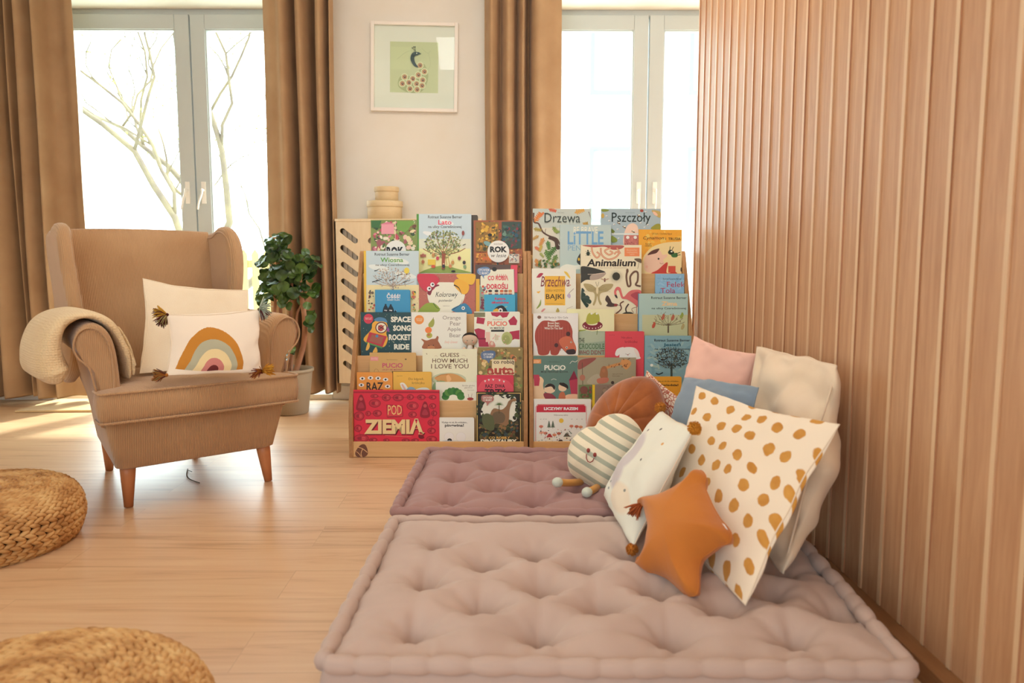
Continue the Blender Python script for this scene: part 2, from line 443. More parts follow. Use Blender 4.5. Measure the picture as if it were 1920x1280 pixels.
for (seed, base, h, sp, n0, r0, lean, lab) in (
        (5, (-3.45, 8.6, -.13), 3.4, .3, 4, .055, (.1, 0), 'twisted bare willow with pale sprouting twigs in the left half of the window'),
        (11, (-2.95, 11.2, -.13), 3.2, .3, 2, .036, (-.05, 0), 'thin curly willow trunk just left of the window mullion'),
        (23, (-2.6, 13.4, -.13), 3.8, .25, 1, .03, (.0, 0), 'slender bare tree beside the brown curtain right of the mullion')):
    t, lv = tree_mesh(seed, base, h, sp, n0, r0, lean)
    r_ = empty('tree', lab, 'tree', base)
    o1 = t.build('trunk', M_BARK); o2 = lv.build('foliage', M_LEAF_OUT)
    for o in (o1, o2):
        o.parent = r_; o.matrix_parent_inverse = Matrix.Translation(base).inverted()
# picket fence
M_FENCE = wood('fence_wood', 'B49C66', 'A08850', axis='Z', rough=.7)
fr_ = empty('picket_fence', 'pale wooden picket fence outdoors behind the armchair and the plant', 'fence', (-3.2, 8.0, 0))
fx0, fx1 = -4.6, -2.1
k = 0
x = fx0
while x < fx1:
    MB().prism([(-.035, 0), (.035, 0), (.035, 1.06), (0, 1.11), (-.035, 1.06)], lambda u, v, t, x=x: (x + 3.2 + u, t, v - .12), 0, .02).build('picket', M_FENCE, fr_)
    x += .115
for z in (.2, .8): MB().box((fx0 + 3.2, .02, z), (fx1 + 3.2, .05, z + .08)).build('rail', M_FENCE, fr_)
# neighbouring house, nearly lost in the glare
M_REND = plain('pale_render', 'FAF9F4', .9, .1); M_TRIMG = plain('grey_window_trim', '98A09C', .6, .2)
hs_ = empty('apartment_building', 'white house facade across the yard seen through the right window', 'building', (2, 16, -.12))
MB().box((-3.2, 0, 0), (6, 4, 9)).build('wall', M_REND, hs_)
for (a, z) in ((-.35, 1.7), (-.35, 4.2), (1.6, 1.7), (1.6, 4.2), (-2.3, 1.7), (-2.3, 4.2)):
    q = MB(); ring(q, a, z, a + 1.0, z + 1.5, .08, -.08, 0); wdw = q.build('window', M_TRIMG, hs_)
    MB().box((a + .08, -.03, z + .08), (a + .92, -.02, z + 1.42)).build('pane', plain('pane_far', 'DCE8E6', .2, .5), wdw)

# ------------------------------------------------------------------ curtains
def curtain(lab, prof, y0, ztop, zbot, wave=.012, flare=0.0, grp=None):
    """prof: list of (pixel x, depth offset) of the fold line; same line all the way down with small drift"""
    pts = [Vector((P(px, 300, Y=y0).x, y0 + dy * 1.3, 0)) for px, dy in prof]
    line = cr(pts, 7)
    n = len(line) - 1; rows = 26
    def fn(u, v):
        i = int(round(u * n)); p = line[i]
        z = zbot + (ztop - zbot) * (1 - v)
        s = nz((p.x * 7, v * 2.2, y0)) * wave
        dy = nz((p.x * 9 + 5, v * 1.7, 3)) * .02
        k = 1 + .25 * v ** 2
        hem = .012 * nz((p.x * 14, 7, 0))
        return Vector((p.x + s + flare * v ** 4 * (p.x - pts[0].x), y0 + (p.y - y0) * k + dy, z + hem * (v > .99)))
    c = MB().grid(fn, n, rows).build('curtain', M_CURT, sub=1, solid=.004)
    return tag(c, lab, 'curtain', grp)
curtain('long brown curtain at the left edge of the photo, left of the armchair',
        [(-120, .05), (-100, -.05), (-70, .06), (-45, -.05), (-25, .04), (-8, -.05), (8, -.02), (17, .07), (22, .04), (28, .0), (35, .07), (43, .06), (48, -.03), (58, -.04), (68, .0), (74, .035), (80, -.01), (87, -.055), (92, -.05), (99, .025), (110, .045), (122, .045), (136, .02), (149, .01)], 4.86, 2.77, .045, flare=.03)
curtain('long brown curtain hanging behind the potted plant, right of the left window',
        [(496, .03), (512, .0), (528, -.015), (539, -.05), (547, -.02), (553, .06), (558, .07), (564, -.02), (574, -.055), (583, -.01), (588, .07), (594, .08), (600, -.02), (607, -.05), (612, -.02), (617, .05), (622, .0), (625, -.03), (628, .02)], 4.86, 2.77, .075)
curtain('long brown curtain behind the white bookshelf top, left of the right window',
        [(909, .06), (912, .05), (915, .0), (921, -.045), (931, -.01), (938, .05), (944, .0), (952, -.05), (962, -.02), (968, .05), (973, .0), (981, -.04), (987, .06), (993, .09), (998, .0), (1008, -.04), (1024, -.015), (1040, .0), (1053, .02)], 4.86, 2.77, .06)
# coir mat by the glass door
a = P(27, 770, Z=.012); c = P(122, 742, Z=.012)
tag(MB().prism([(a.x, a.y), (a.x + .95, a.y + .03), (a.x + .95, WY - .045), (a.x + .04, WY - .045)], lambda u, v, t: (u, v, t), .001, .014).build('door_mat', fabric('coir_mat', 'DDBE8C', 'CBA775', scale=300, strength=.8), bevel=.003),
    'thin beige mat lying on the floor below the left window', 'mat')
# ================================================================== RADIATOR COVER with slanted slots
def stadium(cx, cz, L, r, ang, n=24):
    pts = []
    for k in range(n):
        q = 2 * PI * k / n
        x = math.cos(q); z = math.sin(q)
        px = (L / 2 - r) * (1 if x > 0 else -1) + r * x if abs(x) > 1e-9 else 0
        pz = r * z
        pts.append((cx + px * math.cos(ang) - pz * math.sin(ang), cz + px * math.sin(ang) + pz * math.cos(ang)))
    return pts
def rect_ray(cx, cz, hw, hh, p):
    dx, dz = p[0] - cx, p[1] - cz
    k = min(hw / abs(dx) if abs(dx) > 1e-9 else 1e9, hh / abs(dz) if abs(dz) > 1e-9 else 1e9)
    return (cx + dx * k, cz + dz * k)
RY = 4.80
a = P(630, 415, Y=RY); b_ = P(635, 718, Y=RY); RX0 = (a.x + b_.x) / 2; RZ1 = a.z; RZ0 = b_.z; RX1 = P(902, 415, Y=RY).x
rc = empty('radiator_cover', 'pale plywood radiator cover with slanted slots left of the bookshelf', 'radiator cover', ((RX0 + RX1) / 2, RY, RZ0))
def L_(o):  # keep world coordinates when parenting
    o.matrix_parent_inverse = o.parent.matrix_world.inverted(); return o
bpy.context.view_layer.update()
fm = MB()
NR = 9; cw = .168; z_top = RZ1 - .018; ch = .1003
zc0 = P(655, 442, Y=RY).z; zstep = (P(655, 442, Y=RY).z - P(655, 690, Y=RY).z) / 8
xs0 = P(654, 442, Y=RY).x
for side_y, rev in ((RY, False), (RY + .014, True)):
    for ci in range(5):
        xc = xs0 + ci * cw
        for ri in range(NR):
            zc = zc0 - ri * zstep
            ang = math.radians(-38) if ci % 2 == 0 else math.radians(38)
            inn = stadium(xc, zc, .128, .0165, ang, 28)
            # corners of the cell are inserted by snapping the nearest points
            out = [rect_ray(xc, zc, cw / 2, zstep / 2, p) for p in inn]
            for (sx_, sz_) in ((1, 1), (1, -1), (-1, 1), (-1, -1)):
                cpt = (xc + sx_ * cw / 2, zc + sz_ * zstep / 2)
                j = min(range(len(out)), key=lambda i: (out[i][0] - cpt[0]) ** 2 + (out[i][1] - cpt[1]) ** 2)
                out[j] = cpt
            n = len(inn)
            vs = [(p[0], side_y, p[1]) for p in inn] + [(p[0], side_y, p[1]) for p in out]
            fm.add(vs, [(i, (i + 1) % n, n + (i + 1) % n, n + i)[::(-1 if rev else 1)] for i in range(n)], 0, False)
            if not rev:
                vs = [(p[0], RY, p[1]) for p in inn] + [(p[0], RY + .014, p[1]) for p in inn]
                fm.add(vs, [(i, (i + 1) % n, n + (i + 1) % n, n + i)[::-1] for i in range(n)], 0, False)
xl = xs0 - cw / 2; xr = xs0 + 4.5 * cw; zt = zc0 + zstep / 2; zb = zc0 - 8.5 * zstep
fm.box((RX0, RY, RZ0), (xl, RY + .014, RZ1)); fm.box((xr, RY, RZ0), (max(RX1, xr + .005), RY + .014, RZ1))
fm.box((xl, RY, zt), (xr, RY + .014, RZ1)); fm.box((xl, RY, RZ0), (xr, RY + .014, zb))
RX1 = max(RX1, xr + .005)
L_(fm.build('front_panel', M_PLY, rc))
L_(MB().box((RX0 - .004, RY - .004, RZ1), (RX1 + .004, WY - .002, RZ1 + .016)).build('top_panel', M_PLY, rc, bevel=.002))
L_(MB().box((RX0, RY + .014, RZ0), (RX0 + .016, WY - .002, RZ1)).build('side_panel', M_PLY, rc))
L_(MB().box((RX1 - .016, RY + .014, RZ0), (RX1, WY - .002, RZ1)).build('side_panel', M_PLY, rc))
rad = empty('radiator', 'ribbed radiator glimpsed through the slots of the plywood cover', 'radiator', ((RX0 + RX1) / 2, WY - .07, .2))
bpy.context.view_layer.update()
q = MB(); q.box((RX0 + .03, WY - .19, .2), (RX1 - .03, WY - .05, 1.08))
for i in range(int((RX1 - RX0 - .08) / .03)):
    x = RX0 + .04 + i * .03; q.box((x, WY - .205, .21), (x + .017, WY - .189, 1.07))
q.box((RX0 + .1, WY - .06, .5), (RX0 + .14, WY - .002, .54)); q.box((RX1 - .14, WY - .06, .5), (RX1 - .1, WY - .002, .54))
L_(q.build('radiator_body', plain('radiator_enamel', 'EBD9C0', .5), rad))

# two round wooden boxes on the cover
def round_box(cx, cy, z, r, h, lidh, lab):
    e = empty('round_box', lab, 'box', (cx, cy, z), group=None)
    w_ = wood('box_veneer', 'E6CDA3', 'DCBE90', axis='X', rough=.5)
    MB().lathe([(r - .004, 0), (r, .003), (r, h - .004), (r - .003, h)], seg=48).build('body', w_, e)
    MB().lathe([(r + .004, h - lidh), (r + .0055, h - lidh + .003), (r + .0055, h - .002), (r + .002, h + .002), (r - .01, h + .003)], seg=48).build('lid', w_, e)
c1 = P(722, 413, Y=RY + .115); rr = abs(P(689, 400, Y=RY + .115).x - P(756, 400, Y=RY + .115).x) / 2 - .005
h1 = P(722, 378, Y=RY + .115).z - (RZ1 + .016)
round_box(c1.x, RY + .115, RZ1 + .0165, rr, h1, .034, 'larger round pale wooden box with lid, on top of the radiator cover')
c2 = P(725, 360, Y=RY + .115); r2 = abs(P(702, 360, Y=RY + .115).x - P(748, 360, Y=RY + .115).x) / 2 - .005
h2 = P(725, 351, Y=RY + .115).z - (RZ1 + .0165 + h1 + .004)
round_box(c2.x, RY + .115, RZ1 + .0165 + h1 + .0035, r2, h2, .028, 'smaller round pale wooden box stacked on top of the larger one')

# ================================================================== 2D print helper (flat ink on real boards)
class Art:
    """collects flat coloured shapes in photo pixels; fn maps (px,py,layer) -> local 3D"""
    def __init__(s, mb, mats, fn): s.mb = mb; s.mats = mats; s.fn = fn; s.k = 0; s.ix = {}
    def mi(s, col):
        if col not in s.ix:
            s.ix[col] = len(s.mats); s.mats.append(ink(col))
        return s.ix[col]
    def poly(s, pts, col):
        s.k += 1
        s.mb.add([s.fn(x, y, s.k) for x, y in pts], [tuple(range(len(pts)))[::-1]], s.mi(col), False)
    def r(s, x0, y0, x1, y1, col): s.poly([(x0, y0), (x1, y0), (x1, y1), (x0, y1)], col)
    def e(s, cx, cy, rx, ry, col, rot=0, n=18):
        c, q = math.cos(rot), math.sin(rot); pts = []
        for k in range(n):
            a = 2 * PI * k / n; u, v = rx * math.cos(a), ry * math.sin(a)
            pts.append((cx + u * c - v * q, cy + u * q + v * c))
        s.poly(pts, col)
    def b(s, pts, col, n=5):
        s.poly([(p.x, p.y) for p in cr([(a, b, 0) for a, b in pts], n, True)], col)
    def l(s, pts, w, col, smooth=True, taper=False):
        p = [(q.x, q.y) for q in cr([(a, b, 0) for a, b in pts], 4)] if smooth and len(pts) > 2 else pts
        L = []; R_ = []
        for i in range(len(p)):
            a = p[max(0, i - 1)]; b = p[min(len(p) - 1, i + 1)]
            dx, dy = b[0] - a[0], b[1] - a[1]; d = math.hypot(dx, dy) or 1
            ww = w / 2 * (1 - .85 * i / (len(p) - 1) if taper else 1)
            L.append((p[i][0] - dy / d * ww, p[i][1] + dx / d * ww)); R_.append((p[i][0] + dy / d * ww, p[i][1] - dx / d * ww))
        s.k += 1; n = len(p); mi = s.mi(col)
        s.mb.add([s.fn(x, y, s.k) for x, y in L + R_], [(i, n + i, n + i + 1, i + 1) for i in range(n - 1)], mi, False)
    def scat(s, x0, y0, x1, y1, n, r0, r1, cols, seed=1, asp=1.0):
        rnd = random.Random(seed)
        for _ in range(n):
            r_ = rnd.uniform(r0, r1); k = rnd.random()
            cx, cy = rnd.uniform(x0 + r_, x1 - r_), rnd.uniform(y0 + r_, y1 - r_)
            s.e(cx, cy, r_, r_ * rnd.uniform(.45, 1) * asp, rnd.choice(cols), rnd.uniform(0, PI), 7)
    def tree(s, x, y, h, w, col, leaf, seed=1, n=60):
        rnd = random.Random(seed)
        s.l([(x, y), (x + .5, y - h * .45)], h * .07, col)
        for k in range(9):
            a = -PI / 2 + (k - 4) * .33; r_ = h * rnd.uniform(.45, .6)
            s.l([(x, y - h * .35), (x + math.cos(a) * r_ * .5 * w / h * 1.4, y - h * .35 + math.sin(a) * r_ * .5), (x + math.cos(a) * r_ * w / h * 1.1, y - h * .38 + math.sin(a) * r_)], h * .018, col)
        for _ in range(int(n * 1.3)):
            a = rnd.uniform(0, 2 * PI); q = math.sqrt(rnd.random())
            s.e(x + math.cos(a) * q * w / 2, y - h * .64 + math.sin(a) * q * h * .36, h * .026, h * .016, rnd.choice(leaf), rnd.uniform(0, 3), 6)
    def t(s, text, x0, y0, x1, y1, col, shear=0, bold=0, sp=1.0):
        s.k += 1; mi = s.mi(col)
        vs, fs = glyphs(text, shear, bold, sp)
        X0 = min(v[0] for v in vs); X1 = max(v[0] for v in vs); Y0_ = min(v[1] for v in vs); Y1_ = max(v[1] for v in vs)
        s.mb.add([s.fn(x0 + (v[0] - X0) / (X1 - X0) * (x1 - x0), y1 - (v[1] - Y0_) / (Y1_ - Y0_) * (y1 - y0), s.k) for v in vs], fs, mi, False)
_gl = {}
def glyphs(text, shear=0, bold=0, sp=1.0):
    k = (text, shear, bold, sp)
    if k in _gl: return _gl[k]
    cu = bpy.data.curves.new('lettering', 'FONT'); cu.body = text; cu.resolution_u = 2; cu.shear = shear; cu.offset = bold; cu.space_character = sp; cu.fill_mode = 'FRONT'
    cu.space_line = .85
    cu.align_x = 'CENTER'
    o = bpy.data.objects.new('lettering', cu); COL.objects.link(o)
    dg = bpy.context.evaluated_depsgraph_get(); me = bpy.data.meshes.new_from_object(o.evaluated_get(dg))
    vs = [tuple(v.co) for v in me.vertices]; fs = []
    for p in me.polygons:
        f = list(p.vertices)
        if p.normal.z < 0: f = f[::-1]
        fs.append(tuple(f))
    bpy.data.objects.remove(o); bpy.data.curves.remove(cu); bpy.data.meshes.remove(me)
    _gl[k] = (vs, fs); return _gl[k]

# ================================================================== PEACOCK PICTURE
M_FRAME = plain('frame_white', 'F6EDE2', .35, .4); M_MAT = plain('mat_board', 'F8F0E6', .8, .2)
pc = P(777, 126, Y=WY - .02); s_ = .0034
pic = empty('framed_picture', 'square white box frame with a green bird picture on the cream wall', 'picture', (pc.x, WY - .001, pc.z))
pic.rotation_euler = (0, math.radians(1.1), 0)
q = MB(); W2 = .268
ring(q, -W2, -W2, W2, W2, .021, -.034, 0); q.build('frame', M_FRAME, pic, bevel=.002)
MB().box((-W2 + .015, -.010, -W2 + .015), (W2 - .015, -.006, W2 - .015)).build('mat_board', M_MAT, pic)
MB().box((-W2 + .02, -.029, -W2 + .02), (W2 - .02, -.027, W2 - .02)).build('glass', M_GLASS, pic)
mb = MB(); mats = []
mp = lambda x, y, k: Vector(((x - 777) * s_, -.0102 - k * .0001, -(y - 126) * s_))
A = Art(mb, mats, mp)
A.r(732.5, 81, 820, 170.5, 'C3C39C'); A.r(734, 90, 770, 130, 'C8C8A0')
for pts in ([(745, 112), (760, 100), (772, 96)], [(802, 100), (806, 120), (800, 130)], [(790, 92), (800, 100), (806, 96)]): A.l(pts, .5, 'AEB38A')
A.b([(795, 120), (802, 138), (799, 155), (790, 168), (772, 171), (755, 166), (747, 158), (749, 145), (758, 139), (772, 142), (784, 134), (788, 122)], 'A9AB7C')
eyes = [(787, 122), (795, 133), (784, 139), (792, 148), (774, 146), (759, 143), (755, 155), (767, 153), (781, 155), (769, 164), (782, 165), (791, 158)]
for i, (x, y) in enumerate(eyes):
    A.e(x, y, 6.3, 6.3, 'E6D9B8'); A.e(x, y, 5, 5, 'B9A47A'); A.e(x, y, 3.6, 3.8, 'C98F6E'); A.e(x + .4, y, 2.2, 2.4, '5A3A2E'); A.e(x + .4, y - .6, .8, .8, 'D8B8A0')
A.b([(782, 99), (786, 100), (784, 104), (777, 107), (778, 117), (784, 126), (776, 123), (770, 113), (771, 104), (776, 99)], '3A4A4C')
A.p = None
A.poly([(785, 100), (789.5, 102), (785.5, 103.5)], '3A4A4C'); A.e(781, 101.3, 1.1, 1, 'E8D9C4')
for dx, dy in ((-6, -7), (-3.5, -8.5), (-1, -8.8)): A.l([(779, 98), (779 + dx, 99 + dy)], .4, '3A4A4C'); A.e(779 + dx, 99 + dy, 1, 1.3, '3A4A4C')
mb.build('bird_print', mats, pic)

# ================================================================== BOOKSHELVES
TY = [.012, .065, .145, .235, .325]           # local depth of each tier board
TZ = [.073, .254, .454, .644, .835]           # height of each ledge
SH = .945
def shelf(x0, y0, x1, y1, lab):
    W = math.hypot(x1 - x0, y1 - y0); rz = math.atan2(y1 - y0, x1 - x0)
    e = empty('book_display_shelf', lab, 'bookshelf', (x0, y0, 0), rz)
    prof = [(0, 0), (0, .17), (.018, .26), (.35, SH - .012), (.365, SH), (.405, SH), (.415, SH - .01), (.415, 0)]
    for xx in (0, W - .018):
        q = MB().prism(prof, lambda u, v, t: (t, u, v), xx, xx + .018, 0)
        q.m = [1] * len(q.m); q.m[0] = 0; q.m[1] = 0
        q.build('side_panel', [M_PLY2, M_PLYE], e, bevel=.0015)
    for k in range(5):
        z0 = 0.0 if k == 0 else TZ[k - 1] - .045
        MB().box((.018, TY[k] - .006, z0 + .002), (W - .018, TY[k] + .006, TZ[k])).build('tier_board', M_PLY2, e, bevel=.0015)
        y2 = TY[k + 1] - .006 if k < 4 else .403
        MB().box((.018, TY[k] + .006, TZ[k] - .055), (W - .018, y2, TZ[k] - .043)).build('ledge', M_PLY2, e)
    MB().box((.018, .403, .05), (W - .018, .412, SH - .02)).build('back_panel', M_PLY2, e)
    return e, W, rz
SA = (P(654, 859, Z=0).x, P(654, 859, Z=0).y + .01); SB = (P(990, 700, Y=3.545).x, 3.545)
sh1, W1, rz1 = shelf(SA[0], SA[1], SB[0], SB[1], 'tiered plywood book display shelf with an oval logo, left of the two')
SC = (P(993, 700, Y=3.545).x, 3.545); SD = (.885, 3.552)
sh2, W2_, rz2 = shelf(SC[0], SC[1], SD[0], SD[1], 'tiered plywood book display shelf standing against the slatted partition')
# burned-in oval mark on the first shelf
bpy.context.view_layer.update()
mb = MB(); mats = []
M1i = sh1.matrix_world.inverted(); M2i = sh2.matrix_world.inverted()
def shelf_plane(sh, yoff):
    n = sh.matrix_world.to_3x3() @ Vector((0, -1, 0)); p0 = sh.matrix_world @ Vector((0, yoff, 0)); return p0, n
p0, n0 = shelf_plane(sh1, TY[0] - .0063)
A = Art(mb, mats, lambda x, y, k: M1i @ (PP(x, y, p0, n0)) + Vector((0, -.0002 * k, 0)))
A.b([(669, 842), (676, 834), (684, 833), (689, 842), (689, 852), (681, 857), (670, 856), (666, 850)], '6E4634')
A.l([(671, 838), (680, 841), (689, 848)], 1.1, 'DDB27E'); A.l([(680, 841), (677, 850), (679, 857)], 1.1, 'DDB27E')
A.l([(668, 846), (673, 850), (677, 856)], .9, 'DDB27E')
mb.build('logo_mark', mats, sh1)

# ================================================================== BOOKS
M_PAGES = plain('page_block', 'EBDCC2', .8, .1)
def book(name, lab, sh, tier, order, rect, yb, col, art=None, th=.014, spine=None, cat='book', dx=0, hard=False, group=None, tilt=3.0):
    """rect = visible cover rectangle (x0,y0,x1) in the photo, yb = bottom row; stands in slot `tier`"""
    x0, y0, x1 = rect
    shm = sh.matrix_world; inv = shm.inverted()
    ybase = TY[tier] + .0070 + (1 - order) * .021
    ttl = math.radians(tilt)
    zb = TZ[tier] - .042
    nloc = Vector((0, -math.cos(ttl), math.sin(ttl)))
    p0 = shm @ Vector((0, ybase, zb)); n = shm.to_3x3() @ nloc
    a = inv @ PP(x0, y0, p0, n); b2 = inv @ PP(x1, y0, p0, n); c = inv @ PP((x0 + x1) / 2, yb, p0, n)
    Ws = W1 if sh is sh1 else W2_
    a.x = max(a.x, .0205); b2.x = min(b2.x, Ws - .022)
    W = b2.x - a.x; cxm = (a.x + b2.x) / 2
    Hh = ((a.z + b2.z) / 2 - zb) / math.cos(ttl)
    base = shm @ Vector((cxm, ybase, zb))
    e = empty(name, lab, cat, base, group=group)
    e.rotation_euler = (-ttl, 0, sh.rotation_euler.z)
    bpy.context.view_layer.update()
    ei = e.matrix_world.inverted()
    mb = MB(); mats = [ink(col)]
    rc_ = .008 if hard else .002
    def rr(w0, w1, h0, h1, r_):
        pts = []
        for (cx_, cz_, a0) in ((w1 - r_, h1 - r_, 0), (w0 + .001, h1 - .001, PI / 2), (w0 + .001, h0 + .001, PI), (w1 - r_, h0 + r_, 1.5 * PI)):
            rad = r_ if cx_ > 0 and r_ > .002 else .001
            for k in range(5):
                q = a0 + k * PI / 8; pts.append((cx_ + rad * math.cos(q), cz_ + rad * math.sin(q)))
        return pts
    for ya, yb2 in ((0, .002), (th - .002, th)):
        mb.prism(rr(-W / 2, W / 2, 0, Hh, rc_), lambda u, v, t: Vector((u, t, v)), ya, yb2, 0)
    sm_ = 0
    if spine:
        mats.append(ink(spine)); sm_ = 1
    mb.box((-W / 2, .0005, 0), (-W / 2 + .002, th - .0005, Hh), sm_)
    fn = lambda x, y, k: (lambda v: Vector((max(-W / 2, min(W / 2, v.x)), -.00022 - .000013 * k, max(0, min(Hh, v.z)))))(ei @ PP(x, y, p0, n))
    if spine:
        mb.add([Vector((-W / 2, -.0002, 0)), Vector((-W / 2 + .011, -.0002, 0)), Vector((-W / 2 + .011, -.0002, Hh)), Vector((-W / 2, -.0002, Hh))], [(0, 1, 2, 3)], 1, False)
    if art:
        A = Art(mb, mats, fn); art(A)
    mb.build('cover', mats, e)
    MB().box((-W / 2 + .002, .002, .002), (W / 2 - .0025, th - .002, Hh - .002)).build('pages', M_PAGES, e)
    return e
# ------------------------------------------------------------------ the books; art coordinates are in enlarged photo crops
Z1 = (4.413, 620, 330); Z2 = (4.266, 640, 580); Z3 = (5.332, 980, 380); Z4 = (4.571, 980, 570)
def zoomed(z, f):
    def g(A):
        s, ox, oy = z; base = A.fn
        A.fn = lambda x, y, k: base(x / s + ox, y / s + oy, k)
        f(A)
    return g
def B(lab, sh, tier, order, rect, yb, col, z, f, **kw):
    return book('picture_book', lab, sh, tier, order, rect, yb, col, zoomed(z, f) if f else None, **kw)
G1 = 'picture books on the left display shelf'; G2 = 'picture books on the right display shelf'
INK = '2B2A28'
# ---- tier 5 left
def f(A):
    A.r(335, 366, 718, 640, '7A8A4C'); A.scat(335, 366, 718, 640, 150, 9, 26, ['C87A86', 'E3B9A6', '4E6B3A', '8FA35A', 'B84A5C', 'D8C9A0', '6E4B3A', 'E6D6BE', '9C5A60', '3E5238'], 3)
    A.poly([(335, 370), (420, 370), (400, 430), (340, 425)], '3F6B3C'); A.poly([(550, 372), (700, 372), (620, 470), (545, 440)], '6F9A48')
    A.r(420, 395, 525, 480, 'D995A0'); A.poly([(410, 400), (470, 378), (535, 398)], 'C9788A'); A.l([(536, 370), (536, 640)], 3, 'E8D8B8')
    A.e(540, 610, 84, 78, 'F3E8D6', 0, 30); A.t('ROK', 462, 584, 604, 668, INK, bold=.05)
B('city picture book with a half hidden white circle, top left of the left shelf', sh1, 4, 0, (695, 412, 783), 512, '8A8A50', Z1, f, hard=True)
def f(A):
    A.r(1160, 322, 1212, 800, '4A4238')
B('dark grey book peeking out behind the blue summer book', sh1, 4, -.8, (800, 403, 896), 512, '4E473C', Z1, f, hard=True, th=.018)
def f(A):
    A.r(730, 310, 1158, 800, 'B9CBD2'); A.r(730, 590, 1158, 800, 'E9DCA0'); A.r(730, 520, 1158, 600, 'CFD3BE')
    for (x, y) in ((820, 480), (960, 380), (1000, 500)): A.e(x, y, 60, 18, 'D8DFDC', .3)
    A.b([(735, 800), (800, 770), (930, 740), (1060, 770), (1158, 795), (1158, 802), (735, 802)], '8BA050')
    A.t('Rotraut Susanne Berner', 806, 325, 1087, 350, INK, bold=.01); A.t('Lato', 890, 362, 1000, 402, 'D0485A', bold=.02); A.t('na ulicy Czereśniowej', 808, 406, 1083, 436, INK, bold=.01)
    A.tree(932, 770, 330, 290, '8A4A34', ['7E8A50', '5E7044', 'A9AC6A', '9A9A68', '6B7B58'], 5, 230); A.l([(932, 770), (934, 640)], 26, '94503A')
    A.l([(968, 650), (985, 735)], 4, 'B98A50'); A.l([(950, 650), (962, 735)], 4, 'B98A50')
    for i, (x, y, c) in enumerate(((765, 658, '9A5A50'), (850, 655, 'B98A50'), (885, 680, 'C0485A'), (830, 720, 'E0B23A'), (765, 710, 'B87A5A'), (1010, 715, 'B98A50'), (1065, 680, '8A3A4A'), (1110, 750, '7A9A70'), (1105, 715, '3A3A3A'), (990, 745, 'C98A5A'), (850, 745, 'C8503A'), (935, 745, '3A3A3A'))):
        A.e(x, y, 13, 16, c); A.e(x, y - 19, 6, 6, 'E2B898')
    A.r(805, 690, 868, 735, 'E8C04A'); A.e(850, 748, 18, 12, 'C85A3A'); A.r(742, 648, 790, 670, 'A86A5A')
    for x, y in ((785, 540), (1105, 568)): A.l([(x - 12, y + 5), (x, y), (x + 12, y - 6)], 5, INK)
    A.e(1096, 472, 11, 20, '8A4A44'); A.l([(1096, 495), (1070, 540)], 1.5, INK); A.e(1015, 787, 18, 8, INK)
B('light blue book with a big leafy summer tree and green spine, in the top row', sh1, 4, 0, (781, 401, 884), 512, 'B9CBD2', Z1, f, spine='4F8A3A', dx=0)
def f(A):
    A.r(1190, 370, 1588, 800, '9A5A3E'); A.scat(1192, 372, 1586, 800, 260, 5, 15, ['B8683C', '7A3E30', 'C98A4A', '5A4A38', 'A84A3C', 'D8A868', '8A6A40', '3E4A44'], 5)
    A.r(1200, 380, 1390, 625, '8A6A34'); A.scat(1202, 382, 1388, 622, 80, 7, 20, ['C9A040', '6A5A2C', 'D8B04A', 'A87A3A', '4A4A30', 'B98A40'], 6)
    A.r(1415, 378, 1578, 600, '3F5048'); A.scat(1417, 380, 1576, 598, 80, 7, 18, ['4A6A5A', '8A3A44', '2F3E3A', '6A8A7A', '5A4A48', '3A5A6A'], 7)
    A.r(1200, 635, 1330, 720, 'B07038'); A.scat(1200, 635, 1330, 720, 30, 6, 14, ['D8A04A', 'C86A3A', '8A5A30'], 8)
    A.r(1475, 645, 1560, 720, 'C9C2B4'); A.scat(1475, 645, 1560, 720, 30, 5, 12, ['E8E0D4', '8A8A8A', 'A87A6A', '5A6A6A'], 9)
    A.e(1300, 560, 36, 18, '7AA0A0', .4); A.e(1318, 488, 18, 13, INK)
    A.e(1388, 624, 90, 90, 'F3E8D6', 0, 32); A.t('ROK', 1319, 582, 1460, 632, INK, bold=.05); A.t('w lesie', 1328, 642, 1452, 672, INK, shear=.25); A.t('Emilia Dziubak', 1352, 556, 1424, 568, '6A5A4A')
B('reddish forest picture book with a white circle, right end of the left shelf top row', sh1, 4, 0, (888, 413, 981), 513, 'A0603E', Z1, f, hard=True, th=.016)
# ---- tier 4 left
def f(A):
    A.r(300, 618, 730, 930, 'B9CBD0'); A.r(300, 900, 730, 1130, 'E6CF9E')
    for (x, y) in ((400, 760), (620, 820), (560, 700)): A.e(x, y, 90, 24, 'D5DDD8', .2)
    A.t('Rotraut Susanne Berner', 364, 634, 652, 658, INK, bold=.01); A.t('Wiosna', 412, 674, 600, 712, '5E9A3E', bold=.02); A.t('na ulicy Czereśniowej', 372, 724, 650, 748, INK, bold=.01)
    A.tree(515, 1000, 250, 300, '9A8A7C', ['B9A99A', '8E8478', 'CDBFAE', 'A99A8A'], 8, 130)
    A.e(630, 782, 22, 25, 'E9C84A'); A.e(630, 812, 6, 6, '8A5A3A')
    for x, y in ((388, 778), (370, 870), (402, 862), (512, 857), (625, 873), (572, 818)): A.l([(x - 26, y + 6), (x - 4, y), (x + 16, y - 10), (x + 24, y - 4)], 7, INK, taper=True)
    A.scat(305, 930, 375, 1125, 16, 5, 13, ['C8503A', '3A3A3A', '7A4A3A', 'C98A4A', '8A9A5A'], 4); A.scat(660, 930, 712, 1125, 22, 5, 13, ['C8503A', 'E0B23A', '3A3A3A', '7A9A5A', 'B86A5A'], 5)
    A.e(325, 965, 11, 11, '6A5A4A'); A.e(347, 965, 11, 11, '6A5A4A')
B('light blue spring book with bare tree, birds and a yellow spine', sh1, 3, 0, (682, 470, 785), 586, 'B9CBD0', Z1, f, spine='E8B53C', th=.016)
